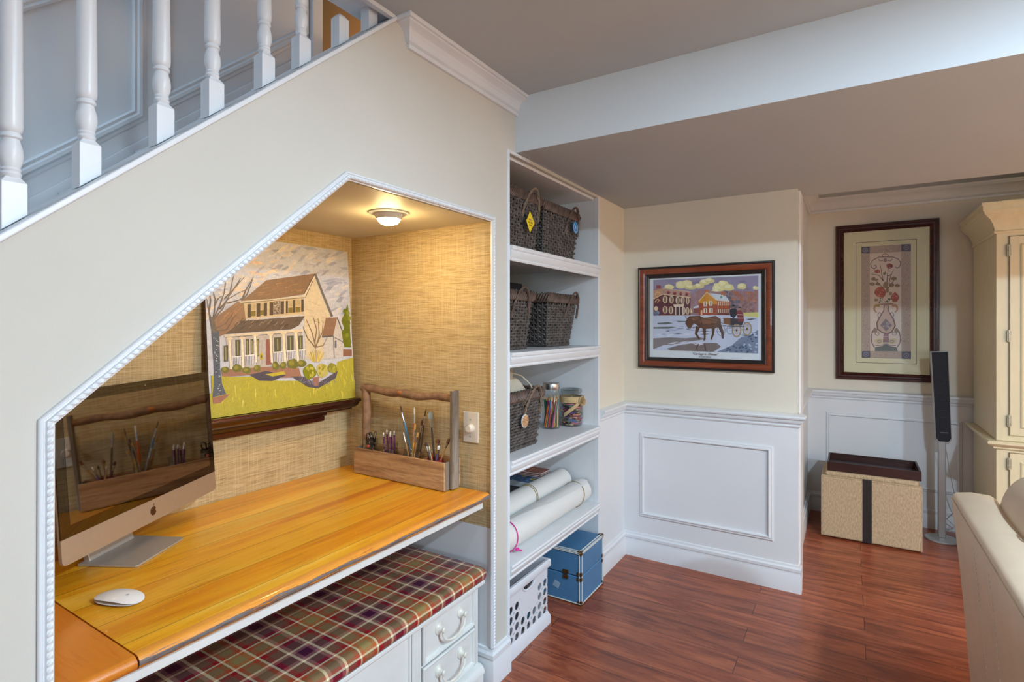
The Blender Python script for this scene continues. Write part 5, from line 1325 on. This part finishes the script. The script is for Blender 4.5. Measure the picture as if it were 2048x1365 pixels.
obj('crate_floor', MB().box(-cx_, cx_, -cy_, cy_, .003, .008), m_crate, t, smooth=False)
slm = MB(); slm.tube([(cx_ + .003, -.055, .264), (cx_ + .004, -.050, .248), (cx_ + .004, -.03, .238), (cx_ + .004, 0, .236), (cx_ + .004, .03, .238), (cx_ + .004, .050, .248), (cx_ + .003, .055, .264)], .0035, 8); obj('hand_hole_lip', slm, m_crate, t)
for k, (y, l) in enumerate(((-.11, 'curved white plastic sheet nearest the front left inside the crate'), (-.065, 'second curved white plastic sheet standing inside the crate'))):
    b = MB(); n = 14
    for i in range(n + 1):
        f = i / n; a = pi * f
        for zz, lean_ in ((.010, 0), (.255, .02)): b.v.append((-.165 + -.05 + .08 * math.cos(a) * .9, 2.044 + y + lean_ + .045 * math.sin(a), zz))
    b.f = [(2 * i, 2 * i + 1, 2 * i + 3, 2 * i + 2) for i in range(n)]; b.mi = [0] * n; b.col = [None] * n
    o = obj('plastic_sheet', b, m_crw, None, angle=180); md = o.modifiers.new('Solidify', 'SOLIDIFY'); md.thickness = .003
    tag(o, l, 'sheet')
t2 = thing('file_box', 'grey box with a pale blue label inside the crate, seen through its holes', 'box', (-.175, 2.125, .0085))
obj('box_body', MB().box(-.10, .09, -.03, .03, 0, .17), m_grey, t2, bevel=.003); obj('blue_label', MB().box(.0905, .092, -.028, .028, .03, .16), mk((120, 170, 200), 'pale_blue_card'), t2)

# blue vinyl trunk
t = thing('storage_chest', 'blue vinyl storage chest with white piping and brass corners on the floor', 'chest', (.043, 2.441, 0))
TD, TW, TH, TS = .44, .277, .262, .140
obj('chest_body', MB().box(-TD, 0, 0, TW, .004, TS - .001), m_trunk, t, bevel=.006)
obj('chest_lid', MB().box(-TD, 0, 0, TW, TS + .001, TH), m_trunk, t, bevel=.006)
pp_ = MB()
def pipe(p, q):
    for o in ((1, 0), (0, 1)): pass
    pp_.tube([p, q], .0032, 8)
e = .0015; g_ = .009
for z in (.008, TH - .002):
    for off in (0,):
        pipe((e, 0, z), (e, TW, z)); pipe((0, -e, z), (-TD, -e, z))
pipe((e, g_, TH - g_), (e, TW - g_, TH - g_)); pipe((-g_, -e, TH - g_), (-TD, -e, TH - g_)); pipe((-g_, 0, TH + e), (-g_, TW, TH + e)); pipe((0, g_, TH + e), (-TD, g_, TH + e))
for x, y in ((e, g_), (-g_, -e), (e, TW - g_), (e, TW - .001)): pipe((x, y, .01), (x, y, TH - .004))
obj('edge_piping', pp_, m_piping, t)
def corner_cap(y, z, s):
    b = MB(); c = .020
    b.box(-c, .004, (y if s > 0 else y - c) - (.004 if s > 0 else 0), (y + c if s > 0 else y) + (0 if s > 0 else .004), z - c * .8, z + .004) if z > .1 else b.box(-c, .004, (y if s > 0 else y - c) - (.004 if s > 0 else 0), (y + c if s > 0 else y) + (0 if s > 0 else .004), max(z - .004, .001), z + c * .8)
    b.ell((.003, y + s * .006, z - (.006 if z > .1 else -.006)), .004, .004, .004, 8, 5)
    return obj('corner_cap', b, m_brass, t, bevel=.004, seg=3)
for y, s in ((0, 1), (TW, -1)):
    corner_cap(y, TH, s); corner_cap(y, .005, s)
def plate(x0, x1, y0, y1, z0, z1, nm_='corner_plate'):
    b = MB().box(x0, x1, y0, y1, z0, z1); return obj(nm_, b, m_brass, t, bevel=.003, seg=3)
for z0, z1 in ((TS + .004, TS + .022), (TS - .022, TS - .004)):
    plate(-.022, .004, -.004, .0, z0, z1); plate(-.002, .004, -.004, .018, z0, z1); plate(.0, .004, TW - .018, TW + .003, z0, z1)
lt = plate(-.098, -.066, -.007, .0, TS + .003, TS + .022, 'latch'); plate(-.096, -.068, -.007, .0, TS - .022, TS - .003, 'latch')
obj('tape_scrap', MB().box(-.152, -.118, -.0014, -.0004, .060, .092).xf(Matrix.Translation((-.135, 0, .075)) @ Matrix.Rotation(R(22), 4, 'Y') @ Matrix.Translation((.135, 0, -.075))), mk((150, 176, 196), 'clear_tape'), t)
# ------------------------------------------------------------------ framed prints
def rectpath(x0, x1, z0, z1): return [(x0, 0, z0), (x0, 0, z1), (x1, 0, z1), (x1, 0, z0)]
t = thing('framed_picture', 'winter street print with horse and carriage in a red-brown and black frame', 'picture', (.4620, 3.1548, 1.4245))
W, H = .368, .296
def fr(name, prof, mat): return obj(name, MB().sweep(rectpath(-W, W, -H, H), [(-a, b) for a, b in prof], (0, -1, 0), closed=True), mat, t, angle=28)
fr('outer_moulding', [(0, 0), (0, .018), (.003, .022), (.009, .023), (.013, .020), (.013, 0)], m_ebony)
fr('wood_moulding', [(.0131, 0), (.0131, .020), (.020, .0225), (.030, .021), (.038, .016), (.043, .013), (.043, 0)], m_mahogx)
fr('inner_moulding', [(.0431, 0), (.0431, .0135), (.047, .016), (.053, .013), (.058, .012), (.0635, .007), (.0635, 0)], m_ebony)
obj('backing_board', MB().box(-W + .01, W - .01, -.0012, -.0002, -H + .01, H - .01), m_blackp, t, smooth=False)
Mp = Matrix.Translation((.1594 - .4620, -.0026, 1.1922 - 1.4245)) @ Matrix.Rotation(R(90), 4, 'X')
m_artp = artmat('offset_print_inks', .55, .10, 160, 0)
art('printed_sheet', ART_CARRIAGE, .6120, .4615, Mp, t, m_artp, S(214, 220, 226))
for tx, sz, zz in (('"Carriage in Odessa"', .0165, .0270), ('by Robert Simone', .0085, .0140)):
    text_obj('caption', tx, sz, m_ink, t, Matrix.Translation((.013, -.0050, 1.1922 - 1.4245 + zz - .006)) @ Matrix.Rotation(R(90), 4, 'X'), shear=.3)
obj('glazing', MB().box(-W + .060, W - .060, -.0062, -.0056, -H + .060, H - .060), m_pglass, t, smooth=False)

t = thing('framed_picture', 'tall framed print of a flower vase, cream mount and dark wood frame', 'picture', (1.378, 4.6398, 1.546))
W, H = .300, .557
fr('outer_moulding', [(0, 0), (0, .020), (.004, .026), (.016, .028), (.022, .022), (.030, .022), (.036, .017), (.036, 0)], m_burg)
fr('inner_moulding', [(.0361, 0), (.0361, .018), (.041, .020), (.046, .014), (.051, .010), (.051, 0)], m_mahog)
Mt = Matrix.Translation((0, 0, -1.546)) @ Matrix.Translation((-1.378, 0, 0))
obj('mount_board', MB().box(-W + .03, W - .03, -.004, -.0005, -H + .03, H - .03), m_mat, t, smooth=False)
b = MB().sweep([(1.2045 - 1.378, -.0041, 1.1135 - 1.546), (1.2045 - 1.378, -.0041, 1.972 - 1.546), (1.5535 - 1.378, -.0041, 1.972 - 1.546), (1.5535 - 1.378, -.0041, 1.1135 - 1.546)], [(0, 0), (0, .0003), (.0028, .0003), (.0028, 0)], (0, -1, 0), closed=True)
obj('ruled_line', b, m_ink, t, smooth=False)
art('printed_panel', ART_VASE, .2878, .7961, Matrix.Translation((1.2364 - 1.378, -.0043, 1.1462 - 1.546)) @ Matrix.Rotation(R(90), 4, 'X'), t, m_artp, S(180, 156, 154))
obj('glazing', MB().box(-W + .045, W - .045, -.0100, -.0094, -H + .045, H - .045), m_pglass, t, smooth=False)

# ------------------------------------------------------------------ ottoman, tray, speaker
t = thing('storage_ottoman', 'oatmeal burlap storage ottoman with dark centre strap below the tall print', 'ottoman', (1.271, 4.08, 0))
obj('upholstered_box', MB().box(-.266, .266, 0, .40, .006, .400), m_burlap, t, bevel=.014, seg=4)
obj('padded_rim', MB().box(-.243, .250, .016, .375, .395, .428), m_burlap, t, bevel=.013, seg=4)
obj('centre_strap', MB().box(-.037, .011, -.0035, -.0002, .008, .402).box(-.037, .011, -.0035, .40, .4004, .403), m_strap, t, bevel=.001)
obj('corner_welt', MB().tube([(-.262, .003, .012), (-.262, .003, .398)], .004, 8).tube([(-.262, .003, .399), (.262, .003, .399)], .004, 8).tube([(.262, .003, .012), (.262, .003, .398)], .004, 8), m_burlap, t)
t = thing('serving_tray', 'shallow espresso wood tray lying on the burlap ottoman', 'tray', (1.288, 4.125, .4285))
tw_, td_ = .238, .285
obj('tray_base', MB().box(-tw_, tw_, 0, td_, 0, .008), m_trayin, t, smooth=False)
for nm_, bx_ in (('front_side', (-tw_, tw_, -.010, 0)), ('back_side', (-tw_, tw_, td_, td_ + .010)), ('end_side', (-tw_ - .010, -tw_, -.010, td_ + .010)), ('end_side', (tw_, tw_ + .010, -.010, td_ + .010))):
    obj(nm_, MB().box(*bx_, 0, .058), m_tray, t, bevel=.001)
obj('inner_clip', MB().ell((tw_ - .006, .06, .030), .004, .008, .008, 8, 6), m_brass, t)

t = thing('floor_speaker', 'slim black and silver floor speaker on a round based stand', 'speaker', (1.667, 4.42, 0), R(4))
obj('stand_base', MB().lathe([(.0001, .001), (.090, .001), (.090, .006), (.086, .011), (.030, .016), (.0001, .017)], 48), m_silver, t, angle=30)
obj('stand_column', MB().box(-.020, .020, -.012, .012, .015, .64), m_silver, t, bevel=.006, seg=3)
Ms = Matrix.Translation((.010, -.004, .62)) @ Matrix.Rotation(R(-2.2), 4, 'Y')
def cab(wt, wb, z0, z1, y0, y1, ch):
    po = [(-wb, z0), (wb, z0), (wb + ch, z0 + ch * 1.7), (wt, z1), (-wt, z1), (-wb - ch, z0 + ch * 1.7)]
    return MB().prism(po, 1, y0, y1)
obj('cabinet', cab(.046, .026, 0, .592, -.002, .040, .014).xf(Ms), m_silver, t, bevel=.004, seg=3)
g_ = obj('front_grille', cab(.0415, .024, .012, .588, -.0085, -.0022, .0135).xf(Ms), m_grille, t, bevel=.003, seg=3)
for z in (.405, .30, .19): obj('driver_cone', MB().lathe([(.022, -.0086), (.024, -.0094), (.026, -.0086)], 24, (0, 0, z), axis=1, caps=False).xf(Ms), m_blackp, g_)
text_obj('maker_lettering', 'SAMSUNG', .0085, m_silver, g_, Ms @ Matrix.Translation((.004, -.0090, .068)) @ Matrix.Rotation(R(90), 4, 'X'))
obj('cable', MB().tube([(.016, .01, .61), (.030, .02, .55), (.045, .03, .44), (.075, .06, .30), (.10, .10, .18), (.05, .13, .10), (.10, .15, .05), (.04, .16, .02), (.12, .17, .008)], .0022, 6), m_silver, t)

# ------------------------------------------------------------------ armoire
t = thing('armoire', 'tall cream painted armoire with moulded cornice in the far right corner', 'armoire', (1.853, 3.97, 0))
AW, AD = 1.18, .64
obj('lower_body', MB().box(0, AW, 0, AD, 0, .700), m_arm, t, bevel=.004)
obj('upper_body', MB().box(0, AW, 0, AD, .742, 1.890), m_arm, t, bevel=.004)
def wrap(z): return [(0, AD, z), (0, 0, z), (AW, 0, z), (AW, AD, z)]
obj('cornice', MB().sweep(wrap(1.886), [(.03, 0), (-.006, 0), (-.011, .006), (-.011, .012), (-.006, .018), (-.008, .030), (-.014, .050), (-.028, .078), (-.050, .100), (-.058, .108), (-.058, .116), (-.066, .124), (-.066, .150), (-.070, .154), (-.070, .168), (.03, .168)], (0, 0, 1)), m_arm, t, angle=28)
obj('cornice_cap', MB().box(.03, AW - .03, .03, AD, 2.0545, 2.078), m_arm, t, bevel=.004)
obj('waist_moulding', MB().sweep(wrap(.695), [(.03, 0), (-.008, 0), (-.014, .006), (-.014, .012), (-.020, .018), (-.034, .024), (-.042, .032), (-.042, .042), (-.036, .047), (.03, .047)], (0, 0, 1)), m_arm, t, angle=28)
obj('plinth', MB().sweep(wrap(0), [(.02, 0), (-.018, 0), (-.018, .07), (-.010, .085), (.02, .085)], (0, 0, 1)), m_arm, t, angle=28)
def adoor(x0, x1, z0, z1, hz):
    b = MB(); b.box(x0, x1, -.010, -.0005, z0, z1)
    b.sweep([(x0 + .055, -.010, z0 + .055), (x0 + .055, -.010, z1 - .055), (x1 - .055, -.010, z1 - .055), (x1 - .055, -.010, z0 + .055)], [(0, 0), (0, .005), (.006, .008), (.012, .004), (.012, 0)], (0, -1, 0), closed=True)
    d = obj('door', b, m_arm, t, bevel=.002)
    g = MB(); n = int((x1 - x0) / .075)
    g.box(x0 - .0035, x0 - .0005, -.006, -.0003, z0 - .003, z1 + .003).box(x0 - .003, x1 + .003, -.006, -.0003, z1 + .0005, z1 + .0035)
    for i in range(1, n): x = x0 + (x1 - x0) * i / n; g.box(x - .001, x + .001, -.0106, -.0099, z0 + .004, z1 - .004)
    obj('glazed_groove', g, m_glaze, d, smooth=False)
    for z in hz: obj('hinge', MB().lathe([(.0001, -.034), (.0055, -.032), (.006, -.018), (.0045, -.016), (.006, -.014), (.006, .014), (.0045, .016), (.006, .018), (.0055, .032), (.0001, .036)], 10, (x0 - .004, -.012, z)).box(x0 - .012, x0 + .006, -.0125, -.010, z - .028, z + .028), m_hinge, d)
adoor(.056, .580, .776, 1.866, (1.79, 1.32, .855)); adoor(.600, 1.124, .776, 1.866, ()); adoor(.056, .580, .110, .678, (.62, .17)); adoor(.600, 1.124, .110, .678, ())

# ------------------------------------------------------------------ sofa seen from behind
t = thing('leather_sofa', 'beige leather sofa with stitched seams at the right edge, seen from behind', 'sofa', (1.46, 0, 0))
SY0, SY1 = .25, 2.385
bk = MB(); ny_ = 16
prof = [(.060, .06), (.050, .16), (.030, .44), (.012, .66), (.000, .782), (.003, .800), (.012, .808), (.050, .815), (.100, .812), (.118, .800), (.120, .74), (.150, .40), (.160, .06)]
k = len(prof)
for i in range(ny_ + 1):
    y = SY0 + (SY1 - SY0) * i / ny_
    bk.v += [(x, y, z) for x, z in prof]
bk.f = [(i * k + q, i * k + (q + 1) % k, (i + 1) * k + (q + 1) % k, (i + 1) * k + q) for i in range(ny_) for q in range(k)] + [tuple(range(k - 1, -1, -1)), tuple(ny_ * k + q for q in range(k))]
bk.mi = [0] * len(bk.f); bk.col = [None] * len(bk.f)
obj('back_shell', bk, m_leather, t, bevel=.010, seg=3, angle=50)
sm = MB().tube([(-.0005, SY0 + .01, .786), (-.0005, SY1 - .008, .786)], .0032, 8); sm.tube([(.002, SY1 - .001, .786), (.05, SY1 + .0005, .30), (.058, SY1, .08)], .0030, 8)
obj('seam_piping', sm, m_leather, t)
for ys_ in (.62, 1.02, 1.42, 1.82, 2.02):
    st_ = MB()
    for i in range(46):
        z = .74 - i * .0145; x = .000 + (.782 - z) * .085
        st_.box(x - .0008, x + .0012, ys_ - .0012, ys_ + .0012, z - .0045, z + .0045)
    obj('stitching', st_, m_stitch, t, smooth=False)
for y0, y1 in ((1.33, 2.365), (.27, 1.315)):
    c = MB(); nu, nv = 22, 20
    for i in range(nu + 1):
        for j in range(nv + 1):
            u = -1 + 2 * i / nu; a = -pi * .92 + 2 * pi * .92 * j / nv
            e_ = (1 - abs(u) ** 6) ** (1 / 4) if abs(u) < 1 else 0
            ca, sa = math.cos(a), math.sin(a)
            x = .235 + (.145 * math.copysign(abs(ca) ** .8, ca)) * (.35 + .65 * e_) * -1; z = .745 + (.200 * math.copysign(abs(sa) ** .85, sa)) * (.25 + .75 * e_) - .02 * math.cos(u * 9) * .3
            c.v.append((x, (y0 + y1) / 2 + u * (y1 - y0) / 2, z))
    c.f = [(i * (nv + 1) + j, i * (nv + 1) + j + 1, (i + 1) * (nv + 1) + j + 1, (i + 1) * (nv + 1) + j) for i in range(nu) for j in range(nv)]
    c.f += [tuple(j for j in range(nv, -1, -1)), tuple(nu * (nv + 1) + j for j in range(nv + 1))]
    c.mi = [0] * len(c.f); c.col = [None] * len(c.f)
    cu_ = obj('back_cushion', c, m_leather, t, angle=60, sub=1)
    ss_ = MB()
    for i in range(44):
        a = -1.2 + 2.4 * i / 43 + pi; 
        for dy_ in (-.06, -.072):
            yy = y1 - .40 + dy_; ca, sa = math.cos(a), math.sin(a)
            x = .235 + .147 * math.copysign(abs(ca) ** .8, ca); z = .745 + .198 * -math.copysign(abs(sa) ** .85, sa)
            ss_.ell((x, yy, z), .0022, .003, .0022, 6, 4)
    obj('stitching', ss_, m_stitch, cu_)
obj('seat_base', MB().box(.165, .92, SY0 + .02, SY1 - .02, .08, .30), m_leather, t, bevel=.02, seg=3)
for y0, y1 in ((1.33, 2.14), (.50, 1.315)): obj('seat_cushion', MB().box(.26, .93, y0, y1, .305, .46), m_leather, t, bevel=.04, seg=4)
for y0, y1 in ((2.15, 2.38), (.255, .485)): obj('armrest', MB().box(.165, .92, y0, y1, .06, .60), m_leather, t, bevel=.05, seg=4)
for x in (.10, .86):
    for y in (SY0 + .08, SY1 - .08): obj('foot', MB().lathe([(.0001, 0), (.022, 0), (.030, .06), (.0001, .06)], 14, (x, y, 0)), m_mahog, t)
